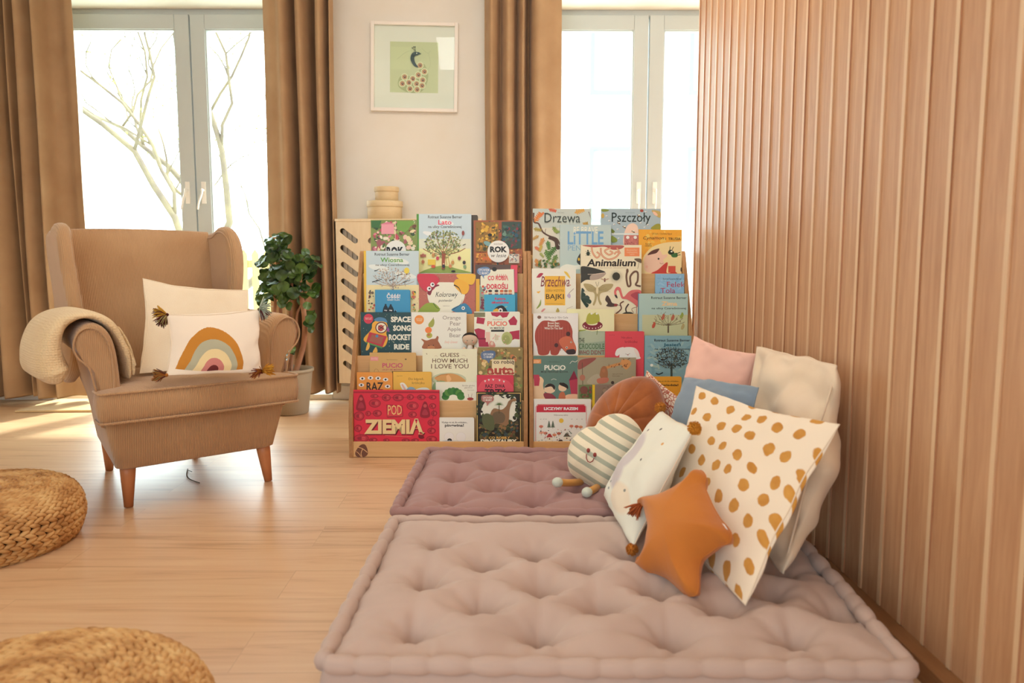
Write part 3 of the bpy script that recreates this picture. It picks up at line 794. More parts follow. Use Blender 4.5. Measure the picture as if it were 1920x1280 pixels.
def f(A):
    A.t('Čśśś!', 464, 966, 576, 1012, 'E8ECE4', bold=.03); A.t('MAMY PLAN', 470, 1018, 570, 1030, 'E8ECE4', bold=.02)
    for x, w_, h in ((455, 22, 70), (497, 25, 66), (536, 9, 24)):
        A.b([(x - w_, 1140), (x - w_ * .9, 1135 - h * .6), (x, 1135 - h), (x + w_ * .9, 1135 - h * .6), (x + w_, 1140)], '23303A'); A.e(x, 1135 - h, w_ * .35, w_ * .4, '23303A')
        A.e(x - 6, 1110, w_ * .22, w_ * .22, 'E8ECE4'); A.e(x + 6, 1112, w_ * .22, w_ * .22, 'E8ECE4')
_blue = (f,)
def f(A):
    A.r(713, 808, 1197, 1145, 'B0685A'); A.scat(713, 808, 1197, 1145, 150, 2, 4, ['8E4C44', 'C98272'], 3)
    A.b([(800, 882), (900, 878), (1020, 880), (1100, 890), (1110, 990), (1080, 1060), (1010, 1120), (900, 1140), (820, 1050), (800, 980)], 'F1E3CC')
    A.b([(722, 812), (850, 812), (900, 860), (875, 900), (850, 940), (790, 955), (735, 900)], 'C23A4C'); A.b([(800, 960), (870, 900), (900, 905), (850, 930), (825, 985)], '7A2A3A')
    for x, y in ((815, 932), (842, 898)): A.e(x, y, 18, 19, 'F3EDE0'); A.e(x + 3, y - 2, 8, 8, INK)
    A.b([(1050, 812), (1190, 812), (1195, 860), (1160, 900), (1060, 850)], 'E0B040'); A.b([(1050, 850), (1140, 895), (1135, 960), (1090, 975), (1020, 900)], 'DDA93A'); A.l([(1020, 900), (1060, 925), (1085, 980)], 12, '3A3228', taper=True)
    A.b([(720, 1135), (780, 1060), (850, 1050), (900, 1090), (895, 1120), (820, 1140)], '8AA03C'); A.l([(850, 1050), (880, 1090), (912, 1095)], 9, '55702C', taper=True)
    A.b([(1000, 1110), (1070, 1065), (1120, 1055), (1170, 1120), (1140, 1145)], '3E7FA6'); A.e(1097, 1092, 14, 15, 'F3EDE0'); A.e(1097, 1092, 6, 6, INK); A.l([(1010, 1105), (1075, 1060), (1090, 1020)], 7, '2A4A5E', taper=True)
    A.t('Kolorowy', 868, 958, 1052, 1012, INK, shear=.3); A.t('potwór', 892, 1018, 1010, 1046, INK, shear=.25); A.t('wydawnictwo', 928, 1070, 986, 1078, '6A5A4A')
B('wide brick-red book with colourful scribbled corners around white hand-written title', sh1, 3, 0, (781, 513, 892), 588, 'B0685A', Z1, f)
def f(A):
    A.r(1200, 735, 1552, 1120, '5A4A44'); A.r(1490, 735, 1550, 775, 'D04A5C'); A.r(1520, 775, 1548, 960, 'C8506A'); A.r(1202, 850, 1232, 1120, 'D8A840'); A.r(1232, 900, 1300, 1120, '8A9A8A'); A.r(1500, 970, 1548, 1120, '3F7F9A')
    A.poly([(1300, 775), (1515, 770), (1520, 980), (1285, 980), (1240, 905), (1240, 830)], 'F0DCC8')
    A.scat(1235, 890, 1300, 1110, 30, 6, 14, ['C8503A', 'B98A9A', '6A8A9A', 'E8C8A0', '7A3A4A'], 3)
    A.b([(1215, 770), (1260, 752), (1305, 755), (1322, 785), (1305, 815), (1270, 825), (1270, 850), (1250, 822), (1215, 805)], '5F7FA8')
    A.t('OPOWIEM\nCI MAMO', 1222, 765, 1312, 815, 'E0E4E8', bold=.01)
    A.e(1355, 770, 20, 18, INK); A.t('CO ROBIĄ', 1300, 822, 1470, 872, 'C8404E', bold=.03); A.t('DOROŚLI', 1292, 878, 1466, 935, 'C8404E', bold=.04)
    for i in range(5): A.l([(1385 + i * 14, 838), (1378 + i * 18, 812)], 4, 'C8404E')
    for x, c in ((1320, '3A2A2A'), (1372, '3A2A2A'), (1415, 'C8603A'), (1450, '8A5A4A'), (1485, 'C8804A')): A.e(x, 960, 15, 16, 'E8B898'); A.e(x, 950, 16, 10, c); A.r(x - 15, 972, x + 15, 990, '8A3A4A')
B('busy book with red title and blue speech bubble, right end of the second row', sh1, 3, 0, (891, 496, 970), 586, '5A4A44', Z1, f, hard=True)
def f(A):
    A.t('Księga', 1358, 1004, 1448, 1030, 'C0304A', bold=.03); A.t('dźwięków', 1330, 1034, 1476, 1060, 'C0304A', bold=.03)
    A.b([(1345, 1130), (1370, 1085), (1420, 1070), (1452, 1100), (1455, 1130)], '23262A'); A.e(1405, 1112, 19, 21, 'F0ECE0'); A.e(1405, 1112, 8, 8, INK); A.b([(1345, 1110), (1378, 1095), (1388, 1120), (1350, 1130)], 'E0B040')
    A.l([(1440, 1085), (1460, 1080)], 4, 'D8C04A')
B('small blue board book with crimson title, in front of the busy red-lettered book', sh1, 3, 1, (908, 552, 966), 586, '45A0C4', Z1, f, hard=True, th=.010, tilt=2)
B('small bright blue board book with two dark birds, in front of the yellow-spined spring book', sh1, 3, 1, (703, 543, 769), 586, '3F90BC', Z1, _blue[0], hard=True, th=.010, tilt=2)
# ---- tier 3 left
def f(A):
    A.r(160, 24, 560, 370, '24464A'); A.scat(165, 30, 555, 365, 70, 1.2, 2.6, ['C8D0B8', 'E8E0C0'], 4)
    A.e(217, 74, 38, 40, 'C23A4E'); A.t('book and\nCD pack', 192, 62, 244, 84, 'F0D8C8')
    A.b([(180, 230), (240, 160), (250, 110), (300, 80), (350, 90), (372, 140), (360, 190), (372, 240), (340, 300), (260, 285), (200, 265)], 'E8A63A')
    A.b([(262, 82), (300, 62), (350, 72), (368, 104), (330, 96), (290, 96)], '4E7FA6'); A.b([(365, 135), (384, 160), (378, 180), (362, 165)], '8A4A8A')
    A.e(320, 145, 48, 46, '5A2A34'); A.e(320, 145, 40, 38, 'E8D8C0'); A.e(316, 148, 24, 26, 'B04A44'); A.l([(296, 130), (345, 160)], 6, '3A2A2A'); A.l([(345, 125), (296, 165)], 5, '3A2A2A')
    A.poly([(225, 180), (365, 215), (330, 300), (200, 258)], 'B0343E'); A.poly([(245, 200), (340, 222), (318, 280), (222, 252)], '9A5A4A'); A.e(285, 212, 12, 12, '4E7FA6'); A.poly([(200, 258), (330, 300), (325, 312), (196, 268)], '4F8A4A')
    A.b([(205, 285), (218, 262), (228, 292), (215, 322), (196, 325)], 'E8B050'); A.b([(262, 318), (278, 300), (290, 330), (280, 350), (252, 345)], 'E8B050')
    for tx, y0, y1, x0, x1 in (('SPACE', 56, 102, 396, 588), ('SONG', 126, 172, 414, 572), ('ROCKET', 198, 246, 380, 606), ('RIDE', 276, 320, 422, 544)): A.t(tx, x0, y0, min(x1, 556) if tx != 'RIDE' else x1, y1, 'EFE6CE', bold=.045)
B('dark teal book with a yellow cartoon rocket and big cream capitals', sh1, 2, 0, (676, 585, 771), 667, '24464A', Z2, f)
def f(A):
    A.e(623, 82, 38, 37, 'E28A3C'); A.t('WITH FUN\nSTICKERS', 598, 70, 648, 94, 'F5DFC0')
    for tx, x0, x1, y0, y1 in (('Orange', 810, 955, 50, 90), ('Pear', 870, 955, 95, 128), ('Apple', 848, 955, 142, 180), ('Bear', 866, 955, 190, 222)): A.t(tx, x0, y0, x1, y1, '8A8078')
    A.t('Emily Gravett', 826, 250, 930, 276, 'D8A090', shear=.4)
    A.b([(702, 140), (696, 120), (708, 100), (722, 85), (735, 70), (744, 90), (742, 120), (728, 140)], '9AA04C'); A.l([(735, 72), (738, 62)], 3, '6A4A2A')
    A.e(697, 165, 27, 26, 'DD7A3C'); A.e(704, 208, 24, 22, 'A8A848'); A.e(698, 203, 11, 10, 'B8703C')
    A.b([(652, 312), (660, 265), (640, 240), (648, 236), (682, 248), (720, 236), (752, 232), (766, 212), (778, 222), (774, 250), (790, 280), (793, 312)], '9A5E3E'); A.e(718, 305, 30, 16, 'B87A50')
    A.e(700, 288, 4, 4, INK); A.e(736, 286, 4, 4, INK)
B('white book with fruit stacked on a brown bear head, in the middle row', sh1, 2, 0, (771, 585, 875), 667, 'F1E6D2', Z2, f)
def f(A):
    A.r(1062, 24, 1425, 300, 'EFE0CC'); A.r(1062, 24, 1150, 60, '7A7A5A'); A.t('PUCIO', 1168, 94, 1328, 132, 'D8705A', bold=.03); A.t('W MIEŚCIE', 1188, 136, 1304, 156, INK, bold=.02); A.r(1198, 162, 1302, 178, INK)
    for p in ([(1195, 22), (1345, 22), (1325, 60), (1290, 66), (1270, 45), (1245, 60), (1205, 48)], [(1085, 60), (1150, 70), (1140, 118), (1080, 110)], [(1062, 160), (1095, 150), (1150, 165), (1148, 240), (1170, 235), (1180, 298), (1100, 298), (1095, 240)], [(1335, 90), (1380, 50), (1408, 90), (1400, 125), (1350, 125)], [(1345, 178), (1425, 165), (1425, 240), (1385, 235), (1345, 270)]): A.poly(p, 'A82E48')
    A.r(1095, 228, 1170, 240, '7A1E34'); A.e(1325, 230, 44, 52, 'A8B070'); A.e(1318, 240, 30, 36, '98A060'); A.r(1155, 180, 1190, 260, 'E0B8A8'); A.b([(1360, 300), (1362, 255), (1385, 238), (1412, 255), (1415, 300)], 'F0E4D4'); A.b([(1180, 298), (1185, 262), (1205, 250), (1225, 268), (1230, 298)], 'C98A7A'); A.e(1205, 272, 12, 13, 'F0C8B0')
    A.r(1226, 205, 1256, 245, 'C9C0A8'); A.scat(1180, 190, 1330, 295, 14, 3, 8, ['D8A8A0', 'C8C098', 'E0C0B0'], 3); A.t('Marta Galewska', 1212, 76, 1290, 84, '8A7A6A')
B('square pale board book with crimson houses, right end of the middle row', sh1, 2, 0, (889, 584, 975), 667, 'EFE0CC', Z2, f, hard=True)
# ---- tier 2 left
def f(A):
    A.r(228, 346, 595, 560, 'C3A063'); A.r(232, 378, 296, 410, 'D88A8A'); A.t('nauka\nmowy', 238, 384, 290, 404, 'F0E0C8'); A.t('PUCiO', 328, 428, 492, 466, 'B84A6A', bold=.02); A.t('UCZY SIĘ MÓWIĆ', 328, 472, 490, 490, 'A04058', bold=.02); A.e(515, 398, 8, 6, '6A5A3A'); A.r(405, 494, 590, 520, '6A5230')
    A.l([(262, 500), (270, 478), (290, 480), (300, 500)], 3, 'A07A48'); A.t('Marta Galewska-Kustra', 362, 398, 450, 405, '6A5230')
B('ochre board book with small pink letters, left end of the fourth row', sh1, 1, 0, (693, 661, 780), 745, 'C3A063', Z2, f, hard=True, th=.010, tilt=2)
def f(A):
    A.t('GUESS', 790, 348, 942, 380, '6A5038', bold=.01); A.t('HOW MUCH', 728, 392, 1008, 426, '6A5038', bold=.01); A.t('I LOVE YOU', 718, 436, 1018, 472, '6A5038', bold=.01)
    A.l([(745, 375), (758, 368), (770, 378)], 2, 'B8A888'); A.l([(965, 370), (980, 365), (995, 376)], 2, 'B8A888'); A.l([(680, 350), (686, 360)], 5, '8A7A5A')
    A.e(860, 560, 140, 55, 'B8C0A0'); A.b([(745, 548), (830, 515), (900, 515), (960, 540), (990, 580), (830, 590)], 'C9965A'); A.l([(760, 540), (800, 522), (850, 520)], 6, 'B07A44'); A.b([(840, 535), (860, 525), (880, 560), (850, 580)], 'DDB07A'); A.scat(735, 560, 800, 640, 20, 4, 9, ['9AA878', '7E9068'], 3); A.b([(735, 650), (745, 585), (830, 575), (830, 650)], '8AA070')
B('cream book with brown serif capitals above a sleeping hare', sh1, 1, 0, (792, 654, 895), 745, 'EEDFC0', Z2, f, th=.012, tilt=2)
def f(A):
    A.r(1090, 308, 1452, 650, '8A7A48'); A.scat(1092, 310, 1450, 640, 170, 7, 20, ['A8965A', '6A5A38', 'C9A868', '7A8A4A', 'B8764A', '5A4A34', 'D8C088'], 9)
    A.r(1205, 400, 1385, 522, 'E2CFA8'); A.b([(1120, 345), (1170, 328), (1228, 335), (1228, 380), (1190, 405), (1180, 430), (1160, 405), (1122, 390)], '5A7090'); A.t('OPOWIEM\nCI MAMO', 1135, 350, 1215, 388, 'D8DCE0', bold=.01)
    A.t('co robią', 1218, 402, 1382, 442, '4A3830', bold=.02); A.t('auta', 1166, 455, 1382, 520, 'A84438', bold=.04); A.e(1190, 500, 12, 12, 'C9B08A'); A.e(1356, 497, 12, 12, 'C9B08A')
B('olive busy book with red lowercase title, right end of the fourth row', sh1, 1, 0, (896, 651, 981), 745, '8A7A48', Z2, f, hard=True, th=.010, tilt=2)
def f(A):
    A.r(125, 510, 408, 650, 'DD9440')
    for x, y in ((168, 552), (233, 547), (294, 550), (354, 560), (160, 604), (370, 615)): A.e(x, y, 22, 14, 'F3E9D8'); A.e(x, y, 8, 8, INK)
    A.t('RAZ', 202, 582, 336, 650, '2E221C', bold=.02)
B('small orange board book with cartoon eyes above the big crimson book', sh1, 1, 1, (669, 698, 736), 745, 'DD9440', Z2, f, hard=True, th=.009, tilt=2)
def f(A):
    A.r(412, 500, 716, 650, 'DDAE48'); A.t('Do kąpieli,', 538, 546, 660, 570, '7A5A28'); A.t('króliczku', 566, 576, 664, 596, '7A5A28'); A.t('Jörg Mühle', 444, 528, 490, 536, '7A5A28')
    A.b([(470, 600), (480, 585), (505, 590), (530, 625), (540, 655), (500, 655)], 'EDE3D2'); A.b([(482, 605), (492, 598), (515, 635), (512, 650)], 'D8A898'); A.b([(590, 645), (640, 625), (690, 628), (705, 650), (640, 660)], 'EDE3D2'); A.b([(520, 650), (545, 620), (580, 625), (600, 655)], '8AA8B8')
B('small yellow board book with rabbit ears beside the orange one', sh1, 1, 1, (737, 697, 809), 745, 'DDAE48', Z2, f, hard=True, th=.009, tilt=2)
def f(A):
    A.r(755, 580, 1080, 720, 'ECE1CB'); A.t('Bardzo głodna\ngąsienica', 968, 602, 1066, 634, '8A8070'); A.t('Eric Carle', 1010, 640, 1060, 648, '8A8070')
    for k in range(9):
        a_ = PI - k * PI / 8; x = 895 + 62 * math.cos(a_); y = 700 - 48 * math.sin(a_); A.e(x, y, 30, 24, ['3F7A34', '2F6A2E', '55893C', '3A7232'][k % 4], -a_)
    A.b([(865, 725), (875, 700), (915, 700), (930, 725)], 'ECE1CB'); A.e(1032, 715, 26, 12, '9A3A34'); A.l([(1022, 710), (1015, 675)], 2.5, '7A3A34'); A.l([(1038, 708), (1046, 672)], 2.5, '7A3A34')
B('white book with a green leafy arc, standing above bare wood', sh1, 1, 1, (817, 716, 894), 750, 'ECE1CB', Z2, f, hard=True, th=.009, tilt=2)
def f(A):
    A.b([(1108, 660), (1120, 580), (1190, 550), (1280, 552), (1350, 585), (1365, 660)], 'D8505E')
    for x, y in ((1150, 572), (1180, 562), (1215, 560), (1265, 565), (1300, 575)): A.poly([(x - 8, y - 6), (x + 8, y - 4), (x, y + 12)], 'F3E4D8')
    A.t('RAZ  DWA', 1152, 598, 1308, 626, '3A1E24', bold=.02); A.t('TRZY', 1146, 636, 1316, 690, '3A1E24', bold=.03)
B('crimson-red board book with white teeth shapes, in front of the olive book', sh1, 1, 1, (894, 703, 963), 738, 'C83A4E', Z2, f, hard=True, th=.009, tilt=2)
# ---- tier 1 left
B('flat blue book whose top edge peeks over the big crimson book', sh1, 0, 0, (741, 732, 823), 829, '5F8FB0', Z2, None, th=.010, tilt=1.5)
def f(A):
    A.r(92, 655, 782, 1052, 'CC2A40'); A.r(92, 655, 784, 668, '9A2030')
    cells = [(265, 693, 32, 16), (360, 705, 36, 28), (455, 705, 44, 28), (552, 700, 28, 22), (640, 702, 34, 22), (730, 702, 30, 18), (268, 750, 48, 34), (570, 770, 48, 34), (142, 852, 42, 36), (288, 830, 36, 26), (215, 832, 22, 20), (570, 840, 34, 24), (730, 772, 28, 22), (742, 830, 24, 22), (722, 905, 32, 26), (722, 970, 34, 24), (135, 950, 30, 28), (160, 1030, 60, 32), (255, 1042, 34, 16), (515, 1045, 32, 14), (590, 1045, 30, 14), (722, 1036, 44, 26), (360, 1044, 26, 12)]
    for i, (x, y, a_, b2) in enumerate(cells):
        A.e(x, y, a_, b2, '7A1A28', 0, 16); A.e(x, y, a_ - 4, b2 - 4, 'B02A3A', 0, 16); A.e(x - a_ * .2, y, a_ * .35, b2 * .4, '8E2230'); A.e(x + a_ * .3, y, a_ * .3, b2 * .45, 'C2484E')
    for i in range(len(cells) - 1):
        if abs(cells[i][0] - cells[i + 1][0]) < 120: A.l([cells[i][:2], cells[i + 1][:2]], 2, '7A1A28')
    for (x, y) in ((158, 745), (670, 800)):
        A.b([(x - 38, y + 55), (x - 20, y - 40), (x, y - 65), (x + 20, y - 40), (x + 38, y + 55)], '8A1E2E'); A.e(x, y - 30, 14, 14, 'B84A4E'); A.b([(x - 24, y + 40), (x - 10, y), (x + 10, y), (x + 24, y + 40)], 'A03040')
    A.poly([(362, 760), (490, 770), (494, 855), (366, 862)], '8A1A2A'); A.poly([(370, 765), (487, 772), (490, 852), (368, 856)], 'C43A44')
    A.t('POD', 372, 764, 484, 842, 'E8B878', bold=.0)
    A.t('ZIEMIĄ', 190, 880, 672, 1034, '6A1420', bold=.06); A.t('ZIEMIĄ', 184, 872, 666, 1026, 'E6C48E', bold=.05)
    A.l([(350, 1008), (560, 1016)], 1.5, 'E0A080', False)
B('large crimson landscape book with big cream capitals, bottom left of the shelf', sh1, 0, 1, (660, 731, 824), 829, 'CC2A40', Z2, f, th=.012, tilt=1.5)
def f(A):
    A.r(786, 870, 1058, 1062, 'E9E3D6'); A.t('Wydaje mi się, że widziałem...', 802, 894, 1012, 914, INK, bold=.01); A.t('pingwina!', 828, 914, 980, 944, INK, bold=.03)
    for x in (862, 957): A.e(x, 1020, 40, 40, 'C9C6BC', 0, 24); A.e(x, 1020, 38.5, 38.5, 'EDE8DC', 0, 24)
    A.b([(848, 1040), (866, 1030), (884, 1040), (880, 1056), (866, 1046), (854, 1054)], INK); A.b([(786, 1058), (840, 1048), (930, 1052), (1058, 1052), (1058, 1068), (786, 1068)], 'A8B0B8')
B('small white board book with a penguin title, bottom row beside the crimson book', sh1, 0, 1, (823, 783, 889), 829, 'E9E3D6', Z2, f, hard=True, th=.012, tilt=1.5)
def f(A):
    A.r(1080, 662, 1440, 1070, '2E2A20'); A.r(1084, 666, 1436, 672, 'C8A860'); A.r(1084, 666, 1090, 1066, 'C8A860'); A.r(1430, 666, 1436, 1066, 'C8A860')
    A.b([(1150, 740), (1200, 690), (1300, 682), (1390, 700), (1405, 800), (1400, 880), (1350, 900), (1250, 900), (1130, 860), (1120, 800)], 'DCE0CC', 7); A.scat(1095, 676, 1425, 1060, 160, 6, 20, ['33402A', '4A5A36', '2A2A20', '5A6A44', '6A5A3A'], 11) if 0 else None
    rnd = random.Random(4)
    for k in range(120):
        a_ = rnd.uniform(0, 2 * PI); r_ = rnd.uniform(.92, 1.2); A.e(1262 + 150 * r_ * math.cos(a_), 800 + 125 * r_ * math.sin(a_), rnd.uniform(8, 20), rnd.uniform(6, 14), rnd.choice(['33402A', '2E2A20', '46522F', '262820']), rnd.uniform(0, 3), 7)
    A.scat(1095, 880, 1425, 1050, 110, 8, 22, ['4A4630', '6A4A34', '35402C', '8A6A44', '3A4A4A', '5A5A38'], 6)
    A.b([(1200, 900), (1190, 840), (1220, 790), (1280, 800), (1320, 770), (1340, 730), (1385, 708), (1398, 728), (1365, 740), (1345, 800), (1340, 880), (1320, 930), (1270, 915)], '8A6A4C'); A.b([(1205, 900), (1215, 830), (1270, 815), (1310, 850), (1290, 905)], '6A5A44'); A.e(1382, 722, 18, 12, '94724E')
    A.l([(1262, 830), (1262, 760)], 6, '5A4A2C')
    for k in range(9): a_ = PI + k * PI / 8; A.l([(1262, 758), (1262 + 38 * math.cos(a_), 758 + 30 * math.sin(a_) + 8)], 6, '4F6A34', taper=True)
    A.b([(1125, 870), (1160, 830), (1215, 860), (1220, 960), (1150, 950)], '5A6040'); A.e(1290, 700, 16, 5, INK, .5)
    A.b([(1122, 690), (1160, 682), (1210, 690), (1218, 725), (1185, 745), (1165, 770), (1160, 745), (1125, 730)], 'A87068'); A.t('OPOWIEM\nCI MAMO', 1132, 696, 1206, 732, 'F0DCD0', bold=.01)
    A.t('CO ROBIŁY', 1180, 1014, 1350, 1034, 'D8B060', bold=.03); A.t('DINOZAURY', 1114, 1036, 1404, 1070, 'EFE6CE', bold=.06)
B('tall dark jungle book with a long-necked dinosaur, bottom right of the left shelf', sh1, 0, 1, (893, 735, 978), 831, '2E2A20', Z2, f, hard=True, th=.014, tilt=1.5)
# ================= right shelf, tier 5
def f(A):
    A.r(98, 60, 685, 660, 'B4BDB4'); A.r(98, 250, 380, 660, 'C9C6B4')
    A.l([(110, 100), (112, 190), (160, 210), (200, 290), (260, 330), (340, 360), (370, 420)], 16, '5A4234'); A.l([(260, 345), (330, 380), (345, 450), (372, 440)], 34, '4E3A2E'); A.l([(232, 260), (225, 300), (260, 330)], 5, '5A4234')
    A.l([(660, 90), (690, 170)], 7, '5A4234')
    rnd = random.Random(3)
    def oak(x, y, L, ang, c):
        dx, dy = math.cos(ang), math.sin(ang); A.l([(x, y), (x + dx * L, y + dy * L)], L * .16, c, False)
        for k in range(1, 6):
            t = k / 6 * L
            for s in (-1, 1):
                ex = x + dx * (t + L * .1) - dy * s * L * .24 * (1.2 - k / 8); ey = y + dy * (t + L * .1) + dx * s * L * .24 * (1.2 - k / 8)
                A.e((x + dx * t + ex) / 2, (y + dy * t + ey) / 2, L * .17, L * .065, c, math.atan2(ey - y - dy * t, ex - x - dx * t), 8)
    for (x, y, L, a_, c) in ((120, 190, 110, -1.0, 'C97A3C'), (170, 140, 60, -.8, 'C8703C'), (260, 62, 80, .3, 'C05A3C'), (520, 100, 100, -.3, 'C89A4C'), (650, 190, 70, 2.2, 'A88A3C'), (110, 260, 80, .2, '9A8A3C'), (160, 330, 70, 2.6, 'B08A48'), (210, 350, 90, 2.0, 'C88A4A'), (250, 380, 90, 1.4, '4F7A3A'), (230, 470, 110, 1.2, '5A7F3C'), (330, 440, 110, 2.2, '4A6F34'), (340, 520, 100, 2.0, '64803C'), (120, 440, 70, .6, 'C8704A'), (170, 500, 60, .8, '9AA05C'), (130, 560, 80, 1.2, 'C88A44'), (300, 240, 80, .9, '7A8A44'), (310, 280, 60, .2, '8A9A4C'), (190, 420, 70, 1.9, 'B8A048'), (600, 200, 70, .6, 'B8904A'), (360, 600, 90, 2.6, '55703A'), (120, 620, 60, .1, 'A8703C')): oak(x, y, L, a_, c)
    A.scat(150, 560, 380, 660, 30, 8, 18, ['64803C', '8A6A3C', '3F5A30', 'A88A4A'], 8)
    A.t('Drzewa', 218, 102, 574, 198, '2E3832', bold=-.005); A.t('Piotr Socha', 350, 94, 412, 104, '5A6A60')
B('grey-blue book with curling oak branch and black lettering, top left of the right shelf', sh2, 4, 0, (999, 391, 1109), 504, 'B4BDB4', Z3, f, th=.014)
def f(A):
    A.r(788, 66, 1375, 480, '9DAFB6'); A.t('Pszczoły', 890, 98, 1280, 222, '23302E', bold=.005, shear=0); A.t('Piotr Socha', 1030, 94, 1120, 104, '6A7A80')
    A.b([(1020, 430), (1010, 330), (1040, 240), (1080, 208), (1125, 212), (1155, 260), (1160, 430)], 'E2C0AC'); A.r(1015, 325, 1160, 470, 'B8706A'); A.scat(1018, 330, 1156, 465, 60, 4, 9, ['A05A58', 'C98278'], 3); A.e(1050, 346, 17, 16, 'EDE3D6'); A.e(1125, 346, 17, 16, 'EDE3D6'); A.r(888, 305, 1165, 320, 'C9D4D2')
    for x, y in ((1015, 245), (1105, 290), (960, 205), (1160, 130)): A.e(x, y, 20, 6, '6A4A2C', .5); A.e(x + 3, y - 8, 12, 5, 'D8D8C8', -.4)
    for x, y in ((840, 132), (865, 180), (915, 215), (950, 265), (1220, 245), (960, 355), (1180, 200), (1230, 90), (905, 300), (1250, 220)): A.e(x, y, 12, 6, 'D8DCD8', .2); A.e(x + 4, y + 3, 6, 3, '8A6A5A')
    A.b([(790, 66), (860, 70), (850, 84), (800, 90)], '7A8A3C'); A.e(1190, 80, 18, 14, '9A4A3C'); A.b([(1280, 260), (1330, 215), (1373, 215), (1373, 270)], '8A8A3A'); A.b([(888, 260), (920, 285), (910, 300), (888, 300)], '6A7A34'); A.b([(888, 330), (940, 360), (940, 390), (888, 395)], '7A8A3C'); A.b([(1290, 75), (1373, 90), (1373, 150), (1320, 120)], 'B8A060'); A.e(1325, 110, 30, 14, 'E2B8A0', .7); A.e(800, 130, 16, 24, 'B89A4C')
B('grey-blue book with bees and a hive, against the window at the top', sh2, 4, 0, (1127, 391, 1239), 504, '9DAFB6', Z3, f, th=.014)
def f(A):
    A.r(372, 222, 884, 660, 'AEBFBC'); A.t('BE BRAVE', 510, 240, 750, 304, 'E3DBC6', bold=.0); A.t('LiTTLE', 450, 285, 808, 418, '6A9AC0', bold=.02); A.t('PENGUIN', 452, 426, 780, 478, '7AA0B8', bold=0)
    A.b([(372, 660), (380, 640), (440, 615), (520, 625), (590, 620), (590, 662)], 'E2DDD0'); A.b([(545, 600), (545, 560), (565, 520), (590, 500), (590, 620)], '3A3A3A'); A.e(562, 565, 10, 16, 'E0B040')
_pen = f
def f(A):
    A.r(1165, 268, 1605, 740, 'DFA039'); A.scat(1167, 272, 1604, 725, 60, 10, 34, ['E6AE4A', 'DA983A', 'E8B85A'], 3)
    A.b([(1168, 690), (1190, 600), (1220, 520), (1300, 440), (1420, 400), (1560, 390), (1604, 400), (1606, 720), (1170, 730)], 'E9C994')
    A.t('Cynamon', 1204, 335, 1412, 376, '4A3826', shear=.2); A.t('i', 1428, 345, 1434, 372, '4A3826'); A.t('TRUSIA', 1455, 348, 1578, 374, '3A2E24', bold=.01); A.t('Ulf Stark i Charlotte Ramel', 1292, 300, 1492, 318, '8A6030'); A.t('Kocham\nczereśnie', 1222, 402, 1290, 436, '6A5030')
    A.b([(1225, 680), (1212, 600), (1230, 530), (1300, 490), (1370, 480), (1400, 520), (1440, 515), (1442, 540), (1405, 570), (1415, 620), (1380, 660), (1300, 700)], 'EDB8A0'); A.b([(1248, 522), (1290, 480), (1365, 458), (1340, 500), (1290, 515)], '5A3830')
    A.e(1358, 560, 9, 10, INK); A.l([(1370, 600), (1388, 612), (1408, 602)], 3, '8A4A3A'); A.e(1240, 640, 12, 14, 'E0A890')
    A.b([(1290, 700), (1350, 670), (1430, 600), (1450, 610), (1440, 700), (1525, 690), (1525, 725), (1290, 725)], 'B84038'); A.r(1455, 632, 1528, 698, 'C4503E'); A.l([(1530, 680), (1585, 685)], 9, 'E8C8A8'); A.e(1585, 668, 8, 22, '4A3A34')
    A.b([(1452, 500), (1470, 470), (1500, 480), (1515, 505), (1480, 520)], '23301E'); A.l([(1470, 475), (1475, 435)], 6, '23301E'); A.l([(1490, 475), (1508, 440)], 6, '23301E'); A.b([(1485, 520), (1540, 500), (1545, 540), (1500, 545)], '3F6A3A'); A.e(1488, 488, 10, 8, 'E8E0D0'); A.l([(1535, 510), (1575, 495)], 6, '23301E'); A.l([(1540, 525), (1578, 520)], 6, '23301E')
B('yellow-orange book with a big pink cartoon face, in front of the window', sh2, 4, 1, (1198, 430, 1282), 517, 'DFA039', Z3, f, th=.010, tilt=3)
B('pale grey-blue book with blue brush lettering between the two top books', sh2, 4, 1, (1050, 421, 1146), 504, 'AEBFBC', Z3, _pen, th=.010, tilt=3)
# ---- tier 4 right
def f(A):
    A.r(88, 658, 532, 1110, 'EFE2D0'); A.r(220, 732, 425, 1025, 'E3AE42')
    A.t('Brzechwa', 180, 735, 468, 838, '7A3440', shear=.25, bold=.005); A.t('DZIECIOM', 302, 822, 412, 844, '8A5A28'); A.t('DZIEŁA WSZYSTKIE', 234, 866, 412, 888, '8A5A28'); A.t('BAJKI', 232, 912, 412, 978, '3A2E20', bold=.01); A.l([(234, 1008), (400, 1010)], 3, 'A07A30', False)
    A.b([(138, 745), (170, 705), (205, 708), (175, 745), (150, 748)], 'A83A4E'); A.b([(412, 690), (445, 695), (475, 745), (465, 752)], 'D8B84A'); A.b([(138, 1055), (165, 1010), (182, 965), (182, 1020), (150, 1055)], '8A9A4A'); A.b([(140, 890), (165, 885), (178, 880), (160, 905)], 'E0A83A'); A.b([(442, 930), (465, 905), (480, 930), (470, 955)], 'B8A8C0'); A.l([(462, 905), (510, 858)], 4, '7A6A5A'); A.b([(185, 1085), (205, 1060), (228, 1060), (200, 1090)], 'C88A8A'); A.b([(332, 1090), (350, 1050), (368, 1088)], 'A8984A'); A.l([(440, 1060), (500, 1035)], 4, 'B0A898'); A.e(475, 823, 7, 6, 'C07A6A')
B('cream storybook with a yellow panel, yellow spine and brown script title', sh2, 3, 0, (996, 503, 1080), 586, 'EFE2D0', Z3, f, spine='E0A83A', th=.016)
